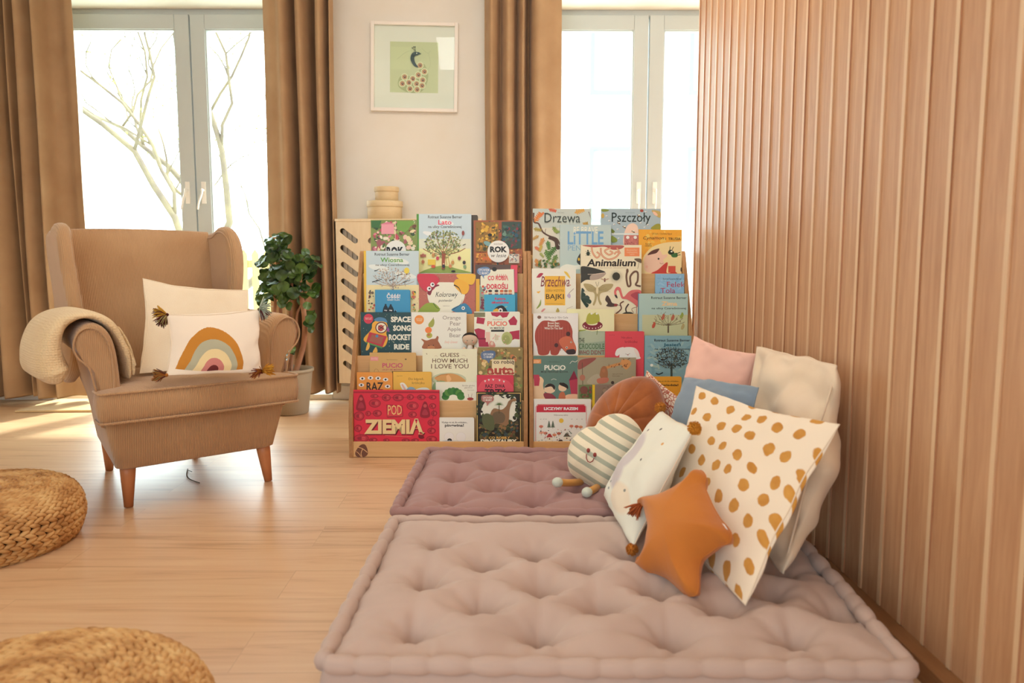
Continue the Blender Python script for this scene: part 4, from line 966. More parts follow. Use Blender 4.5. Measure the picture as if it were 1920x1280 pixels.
def f(A):
    A.r(580, 422, 1190, 1130, 'EBD5B8'); A.r(1018, 448, 1168, 535, 'E8885A'); A.t('Bestseller\nnajlepszej\nserii', 1040, 462, 1148, 524, 'F0B898')
    A.t('Animalium', 640, 562, 1132, 636, '2E2620', shear=.12, bold=.03); A.t('ilustracje Katie Scott   tekst Jenny Broom', 742, 645, 1040, 657, '8A7A68')
    A.b([(600, 424), (900, 424), (1010, 430), (985, 460), (900, 470), (820, 440), (700, 445)], 'A85A54')
    for pts in ([(690, 440), (700, 500), (740, 550), (770, 520), (740, 490)], [(780, 450), (790, 520), (850, 565), (920, 550), (960, 510), (940, 490), (915, 515)], [(880, 450), (820, 480), (860, 520), (900, 500), (870, 480)], [(940, 450), (960, 480), (975, 510)]): A.l(pts, 17, 'B8785C'); A.l(pts, 8, 'D8A888')
    A.e(654, 508, 17, 22, '2C3A2C'); A.e(652, 478, 8, 8, '2C3A2C')
    for s in (-1, 1):
        for yy in (-14, 2, 16): A.l([(654 + s * 12, 508 + yy), (654 + s * 26, 505 + yy * 1.5)], 3, '2C3A2C')
    A.b([(582, 640), (680, 645), (790, 675), (830, 700), (800, 740), (720, 770), (640, 770), (600, 790), (582, 800), (582, 730)], '3A3A34'); A.b([(690, 720), (830, 700), (780, 755), (680, 772)], 'A8988A'); A.l([(650, 715), (730, 712), (830, 698)], 4, 'D8C8B0')
    for k in range(44): a_ = k * PI / 22; A.l([(935, 738), (935 + 72 * math.cos(a_), 738 + 70 * math.sin(a_))], 3, '55503E', False, True)
    A.e(935, 735, 38, 40, '3A3A30')
    A.l([(1048, 675), (1036, 740), (1052, 830), (1078, 820), (1075, 740), (1115, 690), (1150, 700), (1148, 780), (1130, 820), (1180, 835)], 19, '6A5040'); A.e(1046, 680, 13, 22, '6A5040')
    A.b([(608, 812), (680, 815), (735, 850), (745, 830), (755, 850), (810, 815), (900, 812), (890, 850), (845, 885), (780, 905), (770, 960), (790, 1010), (775, 1020), (755, 980), (745, 930), (735, 980), (715, 1025), (700, 1015), (718, 960), (712, 900), (650, 880)], 'A89A6E'); A.e(745, 870, 12, 42, 'D8CCA4'); A.l([(742, 835), (730, 790)], 3, '6A5A3A'); A.l([(748, 835), (762, 790)], 3, '6A5A3A')
    for s in (-1, 1):
        for k in range(5): A.l([(745 + s * 14, 858 + k * 4), (745 + s * (60 + 18 * k), 822 + k * 17)], 1.4, '6A5A3A', False)
    A.e(820, 772, 9, 20, '6A4438'); A.e(800, 765, 22, 6, 'B89A80', .3); A.e(842, 765, 22, 6, 'B89A80', -.3)
    A.b([(918, 920), (915, 880), (940, 842), (975, 850), (992, 900), (1010, 940), (1060, 890), (1110, 870), (1188, 885), (1188, 1010), (1150, 1040), (1100, 1000), (1040, 965), (990, 955), (965, 890), (950, 870), (935, 890), (940, 925)], 'CC6A68'); A.b([(918, 920), (940, 925), (948, 955), (930, 945)], '3A2A2A'); A.l([(1140, 1020), (1135, 1120)], 5, 'B05A58'); A.b([(1080, 920), (1150, 890), (1188, 930), (1188, 990), (1120, 960)], 'A84A54')
    A.b([(845, 925), (875, 960), (895, 1000), (950, 1015), (940, 1030), (885, 1040), (835, 1030), (850, 1005), (825, 970)], '4A3A34'); A.e(930, 1022, 18, 14, '8A3A3A'); A.l([(945, 1020), (980, 1030)], 3, INK)
    for k, (x, y) in enumerate(((610, 920), (650, 950), (620, 990), (668, 985), (600, 880), (640, 1020))): A.b([(582, 960), (x - 10, y - 25), (x + 20, y), (x - 5, y + 25)], ['2E4238', '3A4A44', '24382E'][k % 3])
    A.l([(1010, 985), (975, 1010), (985, 1060), (930, 1110)], 13, '6A4A3A'); A.l([(1060, 1010), (1030, 1060), (1050, 1110), (1100, 1128)], 14, '4A3A34'); A.l([(1145, 1040), (1090, 1060), (1110, 1100)], 5, '8A5A4A'); A.b([(985, 1130), (1020, 1095), (1090, 1095), (1110, 1130)], '3A3A30')
    A.b([(1115, 560), (1180, 560), (1188, 600), (1150, 590)], '6A5A48'); A.l([(1160, 600), (1150, 660)], 3, '5A4A3A')
B('large peach book covered in animal drawings with black lettering', sh2, 3, 0, (1089, 459, 1203), 592, 'EBD5B8', Z3, f, th=.016)
def f(A):
    A.r(1328, 710, 1662, 960, '86B0CC'); A.scat(1330, 712, 1660, 900, 40, 10, 34, ['94BAD2', '7AA8C8', '8FB8CC'], 4, .4)
    A.t('Rotraut Susanne Berner', 1402, 752, 1588, 768, '3A4A5A'); A.t('Felek', 1442, 790, 1622, 842, 'B0344E', bold=.0); A.t('i', 1368, 888, 1374, 906, '3A4A5A'); A.t('Tola', 1378, 852, 1524, 902, 'B0344E')
B('small sky-blue book with red serif names, right edge of the second row', sh2, 3, 0, (1229, 513, 1292), 592, '86B0CC', Z3, f)
# ---- tier 3 right
def f(A):
    A.r(1162, 908, 1720, 1330, 'A3BFB8'); A.r(1195, 1120, 1720, 1330, 'B8BC94')
    A.t('Rotraut Susanne Berner', 1285, 936, 1638, 962, INK, bold=.01); A.t('Zima', 1388, 986, 1546, 1030, 'E3BC8A', bold=.03); A.t('na ulicy Czereśniowej', 1290, 1042, 1632, 1070, INK, bold=.01)
    A.tree(1455, 1300, 210, 280, '5A4A3A', ['7A6A4A', '6A5A44', '9A8A5A'], 12, 50)
    for x, y, c in ((1403, 1145, 'A8624C'), (1500, 1150, 'A8624C'), (1310, 1225, 'B0503C'), (1590, 1130, '8A9A4A'), (1600, 1240, 'A89A6A')): A.e(x, y, 15, 30, c, .4); A.e(x + 4, y - 26, 9, 9, c)
B('pale green-blue book with red birds on a bare winter tree', sh2, 2, 0, (1197, 550, 1303), 667, 'A3BFB8', Z3, f, spine='4E7FA0', th=.014)
def f(A):
    A.r(92, 70, 478, 434, 'F0E6D8'); A.t('Bill Martin Jr / Eric Carle', 188, 106, 388, 128, '5A4A44'); A.e(142, 112, 17, 14, '7A5A4A')
    A.b([(105, 300), (112, 220), (160, 150), (215, 140), (265, 148), (320, 136), (390, 150), (425, 220), (428, 290), (455, 370), (452, 415), (400, 432), (370, 415), (330, 380), (300, 432), (245, 432), (235, 395), (215, 432), (140, 432), (125, 370)], '9E4638')
    for k in range(26):
        x = 125 + k * 11.5; A.l([(x, 190 + 24 * math.sin(k)), (x + 6 * math.sin(k * 2), 400)], 2, ['8A3A30', 'B2564A'][k % 2])
    A.b([(310, 320), (340, 285), (390, 275), (425, 300), (458, 370), (450, 415), (400, 430), (345, 380)], 'C2684A'); A.e(390, 255, 18, 20, '4A2A28'); A.e(288, 352, 17, 18, '4A2A28'); A.e(378, 372, 9, 9, 'F0E0D0'); A.e(378, 372, 6, 6, INK); A.e(415, 325, 8, 7, 'F0E0D0'); A.e(415, 325, 5, 5, INK); A.b([(375, 395), (435, 385), (455, 405), (445, 428), (385, 428)], '3A2A2A')
    A.t('Brown Bear,\nBrown Bear,\nWhat Do You See?', 186, 152, 344, 216, 'F0E0D0', bold=.02)
B('white book with a walking brown bear, third row at the left of the right shelf', sh2, 2, 1, (1000, 587, 1084), 667, 'F0E6D8', Z4, f, th=.012, hard=True)
def f(A):
    A.r(378, 42, 785, 500, 'EADBAE'); A.r(480, 232, 785, 500, '93A48C'); A.b([(480, 234), (560, 226), (640, 240), (786, 236), (786, 300), (480, 330)], 'A9B59A')
    A.l([(482, 228), (530, 222), (570, 205)], 14, '8A9A3A', taper=True); A.b([(545, 165), (552, 100), (575, 75), (600, 85), (625, 72), (655, 95), (655, 160), (600, 175)], 'A8A844'); A.e(598, 182, 88, 42, '7A2A34'); A.e(598, 165, 44, 17, 'E8DDB8'); A.b([(545, 160), (560, 100), (640, 100), (650, 150), (600, 172)], 'A8A844')
    for k in range(9): a_ = PI * k / 8; A.e(598 - 72 * math.cos(a_), 186 + 22 * math.sin(a_), 5, 5, 'E8C8C0')
    A.e(590, 82, 9, 8, 'F0ECD0'); A.e(635, 82, 9, 8, 'F0ECD0'); A.l([(640, 225), (635, 262)], 5, '6A7A3A')
    A.t('THE', 482, 290, 530, 328, '3F4A38', bold=.02); A.t('CROCODILE', 482, 338, 700, 384, '4A6A44', bold=.01); A.t("WHO DIDN'T", 482, 394, 700, 432, '8A3A3A', bold=.01); A.t('LIKE WATER', 482, 440, 700, 478, '3F5A40', bold=.01)
B('cream and green book with a crocodile in a spotted swim ring', sh2, 2, 0, (1063, 579, 1152), 667, 'EADBAE', Z4, f, th=.012)
# ---- tier 2 right
def f(A):
    A.r(1045, 272, 1490, 628, '7FA6AE'); A.scat(1050, 290, 1480, 620, 50, 14, 46, ['8FB0B0', '749CA8', '9AB4AA'], 4, .4)
    A.t('Rotraut Susanne Berner', 1128, 298, 1434, 320, INK, bold=.01); A.t('Jesień', 1206, 332, 1354, 368, '1F5A6A', bold=.02); A.t('na ulicy Czereśniowej', 1132, 374, 1432, 396, INK, bold=.01)
    A.tree(1275, 620, 250, 280, '3F4A44', ['33403C', '4A5650', '5A5A44', '3A3A38'], 13, 230); A.e(1104, 522, 13, 12, 'D8DCD0'); A.l([(1190, 470), (1205, 478), (1228, 465)], 9, INK); A.l([(1140, 590), (1165, 600), (1200, 585)], 9, INK)
    for x, y in ((1100, 448), (1165, 445), (1195, 455), (1130, 455)): A.l([(x - 7, y - 3), (x, y), (x + 7, y - 3)], 3, INK)
B('teal autumn book with black-leaved tree, next to the pink cushion', sh2, 1, 0, (1209, 629, 1310), 745, '7FA6AE', Z4, f, th=.012, tilt=2)
def f(A):
    A.r(708, 236, 1042, 625, 'CE4A54'); A.t('Nie płacz,', 848, 278, 940, 300, '8A2A34'); A.t('króliczku', 876, 310, 982, 332, '8A2A34'); A.t('Jörg Mühle', 742, 262, 790, 268, '8A2A34')
    A.b([(840, 470), (842, 400), (870, 372), (930, 368), (975, 385), (1000, 440), (998, 470)], 'EDE0D6'); A.b([(792, 430), (810, 385), (860, 368), (870, 385), (840, 420), (812, 445)], 'EDE0D6'); A.b([(955, 380), (985, 395), (1002, 440), (985, 455), (960, 410)], 'E0D0C8'); A.l([(880, 425), (900, 432), (920, 422)], 3, '8A7A70'); A.e(902, 435, 6, 4, 'B06A6A')
B('coral-red board book with a white droopy-eared rabbit', sh2, 1, 0, (1135, 621, 1208), 745, 'CE4A54', Z4, f, hard=True, th=.010, tilt=2)
def f(A):
    A.r(478, 462, 970, 812, '9A9278'); A.r(478, 690, 700, 812, '6F7A50'); A.b([(478, 500), (520, 470), (630, 462), (560, 520), (480, 560)], '8E5048'); A.l([(510, 500), (515, 690)], 5, '5A4A3A'); A.e(512, 630, 24, 26, 'A8705A')
    A.l([(715, 545), (780, 525), (860, 505)], 24, 'C08A54'); A.b([(845, 480), (900, 475), (930, 510), (890, 560), (855, 530)], 'C89058'); A.l([(870, 478), (860, 468)], 6, '6A4A34'); A.l([(900, 475), (920, 462)], 6, '6A4A34'); A.scat(730, 505, 905, 545, 20, 4, 8, ['8A5A38', '7A5034'], 3)
    A.b([(660, 660), (668, 560), (695, 530), (720, 545), (730, 600), (715, 665)], '9A6A48'); A.b([(550, 670), (590, 620), (650, 600), (670, 670), (600, 690)], 'A8A088'); A.b([(640, 640), (730, 630), (725, 670), (650, 680)], 'B8705A'); A.e(695, 570, 14, 16, 'A8704C')
    A.scat(485, 700, 600, 805, 60, 6, 15, ['4F6A3A', '6A7A48', '8A4A44', '5A5A3C'], 5); A.scat(620, 690, 700, 800, 30, 4, 10, ['4F6A3A', '7A7A50'], 6); A.e(770, 672, 14, 14, '4A3A34'); A.e(525, 735, 34, 34, '7A4A40')
    A.t('Agnieszka Kaluza', 768, 594, 858, 603, '5A4A3A'); A.t('Marta Kurczewska', 768, 610, 832, 619, '5A4A3A'); A.t('Sennik', 485, 565, 520, 580, '5A4A3A') if 0 else None
B('khaki book with a giraffe bending over a cup, beside the green board book', sh2, 1, 1, (1083, 670, 1193), 748, '9A9278', Z4, f, th=.009, tilt=2)
def f(A):
    A.r(72, 440, 475, 812, '5D7A70'); A.r(76, 472, 158, 508, 'D88A4A'); A.t('mówiące\nobrazki', 84, 480, 150, 502, 'F0DCC0'); A.t('PUCiO', 186, 522, 368, 566, 'F0E0D0', bold=.03); A.t('MOJE PIERWSZE SŁOWA', 158, 572, 388, 592, '2E2622', bold=.01); A.t('Marta Galewska-Kustra', 226, 490, 318, 498, '2E3A36')
    A.b([(75, 812), (75, 620), (95, 640), (120, 640), (150, 620), (180, 650), (175, 700), (190, 812)], 'E2BE98'); A.poly([(92, 605), (140, 605), (148, 640), (140, 700), (100, 700), (95, 640)], 'B03A4E'); A.poly([(398, 650), (440, 570), (474, 640), (474, 780), (415, 770)], 'A83A4E'); A.poly([(395, 655), (440, 568), (475, 640)], '7A2438'); A.b([(360, 812), (372, 780), (420, 770), (474, 775), (474, 812)], 'E2B090')
    A.b([(184, 740), (195, 695), (235, 682), (272, 700), (275, 745), (235, 765), (200, 755)], 'EBC0A0'); A.b([(190, 715), (205, 690), (240, 680), (275, 700), (272, 735), (245, 705)], '2E2420'); A.b([(180, 765), (240, 765), (275, 790), (280, 812), (200, 812)], '8A3A44')
    A.b([(308, 700), (330, 680), (370, 690), (375, 730), (345, 748), (312, 735)], 'EBC0A0'); A.b([(318, 690), (345, 672), (385, 695), (388, 725), (360, 710)], '2E2420'); A.e(325, 682, 12, 11, '2E2420'); A.b([(310, 812), (320, 760), (355, 755), (365, 812)], 'B86A4A')
    A.l([(405, 510), (425, 488), (450, 495), (475, 478)], 4, 'D8D4C8'); A.l([(245, 650), (265, 640), (290, 648)], 4, 'C9CCC0')
B('grey-green board book with red houses and two small children drawn on it', sh2, 1, 1, (995, 667, 1083), 748, '5D7A70', Z4, f, hard=True, th=.009, tilt=2)
# ---- tier 1 right
def f(A):
    A.r(70, 818, 585, 1200, 'EFE4D6'); 
    for pts in ([(112, 1195), (112, 880), (130, 858), (530, 858), (546, 880), (546, 1195)],): A.l(pts, 4, 'C0605A', False)
    A.poly([(118, 878), (132, 862), (526, 862), (540, 878), (540, 926), (118, 926)], 'BE3242'); A.t('LICZYMY RAZEM', 182, 882, 474, 908, 'F5EADC', bold=.05); A.t('Wilkoniowa dolina', 266, 944, 388, 956, '6A5A50')
    A.e(331, 998, 20, 20, 'E6B840')
    for x in (226, 259):
        for k in range(5): A.poly([(x - 6 - k * 3.4, 1012 + k * 11), (x, 996 + k * 10), (x + 6 + k * 3.4, 1012 + k * 11)], '5A6A5A')
        A.l([(x, 1055), (x, 1066)], 3, '6A4A3A')
    for x, y, c in ((158, 1048, 'C87A64'), (418, 1045, 'C87A64'), (462, 1048, 'B86A54'), (497, 1052, 'C88A64'), (160, 1100, 'D8A088'), (196, 1105, 'C87A64'), (272, 1120, 'C88A6A'), (310, 1108, 'B0604A')): A.e(x, y, 18, 12, c); A.l([(x, y), (x, y + 24)], 3, '8A5A44')
    for x, y, w_, c in ((230, 1140, 28, 'A83A3A'), (378, 1135, 30, '55564A'), (325, 1190, 34, '4A3A3A')): A.poly([(x - w_, y), (x - w_ * .3, y - 30), (x + w_ * .3, y - 30), (x + w_, y)], c); A.r(x - w_ * .85, y, x + w_ * .85, min(y + 28, 1198), 'E6D8C6'); A.r(x - 5, y + 8, x + 5, min(y + 20, 1198), '6A4A44')
    A.scat(130, 1060, 460, 1195, 60, 2.5, 6, ['8A4A44', '5A5A54', 'C0706A', '7A8A7A', '3A3A3A'], 6)
    for x in (155, 180, 200, 420, 465, 508): A.l([(x - 6, 982), (x, 986), (x + 6, 981)], 2, '6A6A64')
B('white counting book with a red title banner and tiny village, bottom row', sh2, 0, 1, (995, 748, 1108), 833, 'EFE4D6', Z4, f, th=.012, tilt=1.5)
def f(A):
    A.r(634, 690, 800, 900, '857466'); A.scat(640, 700, 800, 900, 30, 6, 20, ['786858', '94826E', '6A6050'], 3)
B('brown book with a bright yellow spine behind the rust velvet cushion', sh2, 0, 0, (1111, 721, 1180), 833, '857466', Z4, f, spine='E0BC2E', th=.012, tilt=1.5)
def f(A):
    A.r(930, 628, 1370, 900, 'DDA036'); A.t('Wydaje mi się, że widziałem...', 1130, 654, 1345, 668, INK, bold=.01); A.t('niedźwiedzia!', 1110, 682, 1334, 702, INK, bold=.03)
B('mustard board book with small black title behind the patterned cushion', sh2, 0, 0, (1185, 706, 1278), 760, 'DDA036', Z4, f, hard=True, th=.010, tilt=1.5)
# soft doll sitting between the books
p_ = P(880, 640, Y=3.64)
bs = sh1.matrix_world @ Vector((0, TY[2], 0))
doll = empty('soft_doll', 'small cloth doll with black hair peeking up behind the cream book', 'doll', P(880, 668, Y=3.712))
bpy.context.view_layer.update()
M_SKIN = fabric('doll_cloth_skin', 'F0D3B8', scale=900, strength=.1); M_HAIR = plain('black_yarn', '2A2624', .8, .2)
hc = P(881, 636, Y=3.712)
q = MB(); q.ball(hc, (.036, .017, .031), 20, 14)
q.add([], []); L_(q.build('head', M_SKIN, doll))
q = MB()
q.grid(lambda u, v: hc + Vector((.0380 * math.cos(2 * PI * u) * math.sin(v * (1.35 + .55 * math.sin(2 * PI * u))), .0182 * math.sin(2 * PI * u) * math.sin(v * (1.35 + .55 * math.sin(2 * PI * u))) + .001, .0335 * math.cos(v * (1.35 + .55 * math.sin(2 * PI * u))))), 28, 8, cu=True)
L_(q.build('hair', M_HAIR, doll))
q = MB(); q.tube([hc + Vector((0, 0, -.026)), hc + Vector((0, 0, -.04)), hc + Vector((0, 0, -.055)), hc + Vector((0, 0, -.072))], [.010, .014, .015, .015], 16); L_(q.build('body', fabric('doll_white_dress', 'EDE4DA', scale=700), doll))
for s in (-1, 1):
    q = MB(); q.tube([hc + Vector((s * .02, 0, -.04)), hc + Vector((s * .032, 0, -.052)), hc + Vector((s * .040, 0, -.066))], [.008, .009, .007], 8); L_(q.build('arm', M_SKIN, doll))
q = MB()
for s in (-1, 1): q.ball(hc + Vector((s * .012, -.0158, -.004)), .0020, 8, 6)
L_(q.build('eyes', M_HAIR, doll))
q = MB()
for s in (-1, 1): q.ball(hc + Vector((s * .018, -.0145, -.012)), (.004, .0015, .003), 8, 6)
L_(q.build('cheeks', plain('doll_cheeks', 'DE9A84', .9), doll))
# ================================================================== FLOOR MATTRESSES
def mattress(lab, c, mat, seed, tufts, H=.13, grp=None):
    """c = corners FL, FR, BR, BL on the floor plan"""
    FL, FR, BR, BL = [Vector((p[0], p[1], 0)) for p in c]
    ctr = (FL + FR + BR + BL) / 4
    e = empty('floor_mattress', lab, 'floor mattress', (ctr.x, ctr.y, 0), group=grp)
    def pl(u, v): return (FL * (1 - u) + FR * u) * (1 - v) + (BL * (1 - u) + BR * u) * v - ctr
    Wd = (FR - FL).length; Dp = (BL - FL).length
    tf = [(u * Wd, v * Dp) for u, v in tufts] if tufts and tufts[0][0] < 5 else []
    if not tf:
        ax = (FR - FL).normalized(); ay = (BL - FL).normalized()
        det = ax.x * ay.y - ax.y * ay.x
        for px_, py_ in tufts:
            q = P(px_, py_, Z=H) - FL
            tf.append(((q.x * ay.y - q.y * ay.x) / det, (ax.x * q.y - ax.y * q.x) / det))
    rnd = random.Random(seed)
    # links between neighbouring tufts: soft creases
    links = []
    for i in range(len(tf)):
        for j in range(i):
            d = math.hypot(tf[i][0] - tf[j][0], tf[i][1] - tf[j][1])
            if d < .30: links.append((tf[i], tf[j], d))
    NU, NV = int(Wd / .0085), int(Dp / .0085)
    def hgt(x, y):
        ed = min(x, Wd - x, y, Dp - y)
        h = .012 * (1 - math.exp(-max(ed, 0) / .05))
        dmin = min(math.hypot(x - a, y - b) for a, b in tf)
        h += .037 * (1 - math.exp(-(dmin / .085) ** 1.3)) * (1 - math.exp(-max(ed, 0) / .07))
        h -= .042 * math.exp(-dmin / .024)
        for (a, b, d) in links:
            dx, dy = (b[0] - a[0]) / d, (b[1] - a[1]) / d
            t = (x - a[0]) * dx + (y - a[1]) * dy
            if -.01 < t < d + .01:
                q = abs((x - a[0]) * -dy + (y - a[1]) * dx)
                k = (2 * t / d - 1) ** 2
                h -= (.006 + .025 * k) * math.exp(-q / (.007 + .013 * (1 - k)))
        # radial puckers round each tuft
        for a, b in tf:
            r = math.hypot(x - a, y - b)
            if r < .14:
                th = math.atan2(y - b, x - a)
                h += .0028 * math.sin(7 * th + a * 40) * math.exp(-((r - .045) / .035) ** 2)
        h += .010 * nz((x * 5 + seed, y * 5, 1)) + .0022 * nz((x * 16, y * 16 + seed, 2))
        # creases coming in from the rolled border
        s_ = x if min(y, Dp - y) < min(x, Wd - x) else y
        h -= .011 * math.exp(-ed / .06) * abs(nz((s_ * 17 + seed, .5, 3))) * 2
        return h
    mb = MB()
    def fn(u, v):
        p = pl(u, v); p.z = H - .012 + hgt(u * Wd, v * Dp); return p
    mb.grid(fn, NU, NV)
    mb.build('quilted_top', mat, e)
    # side band with slight bulge
    per = []
    n = 60
    for a, b in ((FL, FR), (FR, BR), (BR, BL), (BL, FL)):
        for k in range(n): per.append(a.lerp(b, k / n) - ctr)
    L = len(per)
    mb = MB()
    def side(u, v):
        i = int(round(u * L)) % L; p = per[i].copy(); out = p.normalized()
        s = i * .02
        p += Vector((out.x, out.y, 0)) * (.012 * math.sin(PI * v) + .004 * nz((i * .25, v * 3, seed)))
        p.z = .012 + v * (H - .024); return p
    mb.grid(side, L, 8, cu=True)
    mb.build('side_band', mat, e)
    # rolled, pinched borders top and bottom
    for z, r0, nm in ((H - .004, .0185, 'rolled_edge'), (.019, .016, 'rolled_edge')):
        pts = []; rs = []
        m_ = 150
        for a, b in ((FL, FR), (FR, BR), (BR, BL), (BL, FL)):
            for k in range(m_): pts.append(a.lerp(b, k / m_) - ctr)
        # round the corners a little
        dist = 0; P2 = []
        for i, p in enumerate(pts):
            q = (pts[i - 3] + pts[(i + 3) % len(pts)] + p) / 3
            if i: dist += (pts[i] - pts[i - 1]).length
            o = Vector((q.x, q.y, 0)).normalized()
            ph = dist / .074 + .9 * nz((dist * 3, seed, 0))
            pin = abs(math.sin(PI * ph)) ** .28
            r = r0 * (.56 + .50 * pin) + .0028 * nz((dist * 22, 1, seed))
            w_ = .004 * nz((dist * 5, seed, 4))
            P2.append(q + o * (.004 + w_) + Vector((0, 0, z + .004 * nz((dist * 6, 9, seed)))))
            rs.append(r)
        t = MB(); t.tube(P2, rs, 12, closed=True); t.build(nm, mat, e)
    tb = MB()
    for a, b in tf:
        p = pl(a / Wd, b / Dp); tb.ball((p.x, p.y, H - .012 + hgt(a, b) + .002), (.006, .006, .003), 10, 6)
    tb.build('tuft_knots', mat, e)
    return e
M_MAT1 = fabric('grey_taupe_cotton', 'C8AFA2', 'BEA598', scale=700, strength=.18, mott=3)
M_MAT2 = fabric('mauve_cotton', 'A8827C', '9C7672', scale=700, strength=.18, mott=3)
mt = .13
mFL = P(606, 1240, Z=mt); mFR = P(1708, 1252, Z=mt); mBL = P(742, 974, Z=mt); rdir = (P(1532, 1052, Z=mt) - mFR)
kk = (mBL - mFL).length / rdir.length
mBR = mFR + rdir * kk * 1.0
A_ = [(x, y) for y in (.14, .46, .80) for x in (.13, .375, .62, .865)]
B_ = [(x, y) for y in (.30, .63) for x in (.25, .50, .745)]
mattress('thick grey-taupe tufted floor mattress in front, its rolled front edge facing the camera', (mFL, mFR, mBR, mBL), M_MAT1, 3, [(815, 1019), (999, 1037), (1183, 1040), (1368, 1043), (905, 1056), (1091, 1060), (1278, 1064), (1462, 1068), (792, 1092), (1011, 1104), (1229, 1108), (1440, 1112), (900, 1138), (1125, 1138), (1350, 1142), (1572, 1146), (771, 1187), (1013, 1193), (1256, 1196), (1492, 1200)], H=mt)
dFL = P(742, 958, Z=mt); dBL = P(802, 844, Z=mt); dFR = mBR + (dFL - mBL); dBR = dFR + (dBL - dFL)
mattress('mauve-brown tufted floor mattress lying behind the taupe one, up against the bookshelves', (dFL, dFR, dBR, dBL), M_MAT2, 8, A_ + B_, H=mt)

# ================================================================== CUSHIONS
def cushion(name, lab, c, th, mats, n=36, pinch=.07, wr=.006, seed=1, cat='cushion', asym=.5, prof=.42, group=None, loc=None, hem=0, big=0, bulge=None, seam=None):
    TL, TR, BR, BL = [Vector(p) for p in c]
    ctr = (TL + TR + BR + BL) / 4
    nrm = ((TR - TL).cross(TL - BL) + (TR - BR).cross(BR - BL)).normalized()
    if nrm.dot(CO - ctr) < 0: nrm = -nrm
    e = empty(name, lab, cat, ctr, group=group)
    e_w = ((TR - TL).length + (BR - BL).length) / 2
    def base(u, v):
        uu = .5 + (u - .5) * (1 - pinch * math.sin(PI * v)) + wr * 1.5 * nz((v * 5 + seed, round(u) * 7, 3)) * math.sin(PI * v); vv = .5 + (v - .5) * (1 - pinch * math.sin(PI * u)) + wr * 1.5 * nz((u * 5 + seed, round(v) * 5, 8)) * math.sin(PI * u)
        return (BL * (1 - uu) + BR * uu) * (1 - vv) + (TL * (1 - uu) + TR * uu) * vv
    def side(s):
        def fn(u, v):
            # cluster samples near the seam
            U = .5 - .5 * math.cos(PI * u); V = .5 - .5 * math.cos(PI * v)
            p = base(U, V)
            k = (16 * U * (1 - U) * V * (1 - V))
            b = max(k, 0) ** prof
            ed = min(U, 1 - U, V, 1 - V)
            w_ = wr * nz((U * 3.1 + seed, V * 3.1, s * 2)) * 1.6 + wr * .5 * nz((U * 8 + seed, V * 7, s * 5)) + big * (abs(nz((U * 2.3 + seed * 3, V * 4.1, 7))) - .2) * 2
            # radiating seam puckers
            t = U if min(V, 1 - V) < min(U, 1 - U) else V
            w_ += wr * 1.1 * math.exp(-ed / .07) * nz((t * 15 + seed, 2.5, s))
            q = s * (th * (asym if s > 0 else 1 - asym) * b) + w_ * min(1, k * 6)
            if bulge: p = p + bulge(U, V)
            return p + nrm * q - ctr
        return fn
    mb = MB(); mb.grid(side(1), n, n); mb.grid(side(-1), n, n, flip=True)
    mb.uv = [[(.5 - .5 * math.cos(PI * a), .5 - .5 * math.cos(PI * b)) for a, b in q] for q in mb.uv]
    o = mb.build('cover', mats, e, merge=True, sub=1)
    # thin seam cord round the rim
    rim = []
    f1 = side(0)
    rim = [base(t, 0) - ctr for t in np.linspace(0, 1, 24)[:-1]] + [base(1, t) - ctr for t in np.linspace(0, 1, 24)[:-1]] + [base(1 - t, 1) - ctr for t in np.linspace(0, 1, 24)[:-1]] + [base(0, 1 - t) - ctr for t in np.linspace(0, 1, 24)[:-1]]
    t = MB(); t.tube(rim, .0020 + hem, 6, closed=True); t.build('seam', seam or mats, e)
    return e, nrm, base
def tassel(parent, ctr, p, d, L, cols, seed=1, nm='tassel'):
    """p world root, d world direction"""
    rnd = random.Random(seed); mats = [plain('yarn_' + c, c, .9, .1) for c in cols]; q = MB(); d = Vector(d).normalized()
    for k in range(70):
        sp = Vector((rnd.uniform(-1, 1), rnd.uniform(-1, 1), rnd.uniform(-1, 1))) * .42
        dd = (d + sp).normalized(); l_ = L * rnd.uniform(.7, 1.1)
        p0 = Vector(p) + sp * .004; p1 = p0 + dd * l_ * .5; p2 = p1 + (dd + Vector((0, 0, -.35)) + sp * .3).normalized() * l_ * .5
        q.tube([p0, p1, p2], [.0019, .0019, .0012], 4, m=k % len(mats))
    q.ball(p, .007, 8, 6)
    o = q.build(nm, mats, parent); o.matrix_parent_inverse = Matrix.Translation(ctr).inverted(); return o
def pompom(parent, p, r, col, seed=1):
    rnd = random.Random(seed); q = MB(); q.ball(p, r * .8, 14, 10)
    for k in range(260):
        a = Vector((rnd.gauss(0, 1), rnd.gauss(0, 1), rnd.gauss(0, 1))).normalized()
        q.tube([Vector(p) + a * r * .6, Vector(p) + a * r * rnd.uniform(.95, 1.08)], [.0011, .0009], 4, cap=False)
    o = q.build('pompom', plain('pompom_' + col, col, .95, .05), parent); o.matrix_parent_inverse = Matrix.Translation(parent.location).inverted(); return o
def uvmat(name, fn, rough=.9, scale=700, strength=.15):
    """material whose colour is made by fn(nt, uvvec socket)->colour socket"""
    m, nt, b = new_mat(name); b.inputs['Roughness'].default_value = rough; b.inputs['Specular IOR Level'].default_value = .12; b.inputs['Sheen Weight'].default_value = .15
    tc = N(nt, 'ShaderNodeTexCoord'); c = fn(nt, tc.outputs['UV']); nt.links.new(c, b.inputs['Base Color'])
    n2 = N(nt, 'ShaderNodeTexNoise'); n2.inputs['Scale'].default_value = scale; nt.links.new(tc.outputs['Object'], n2.inputs['Vector']); bump(nt, b, n2.outputs[0], strength, .0012)
    return m
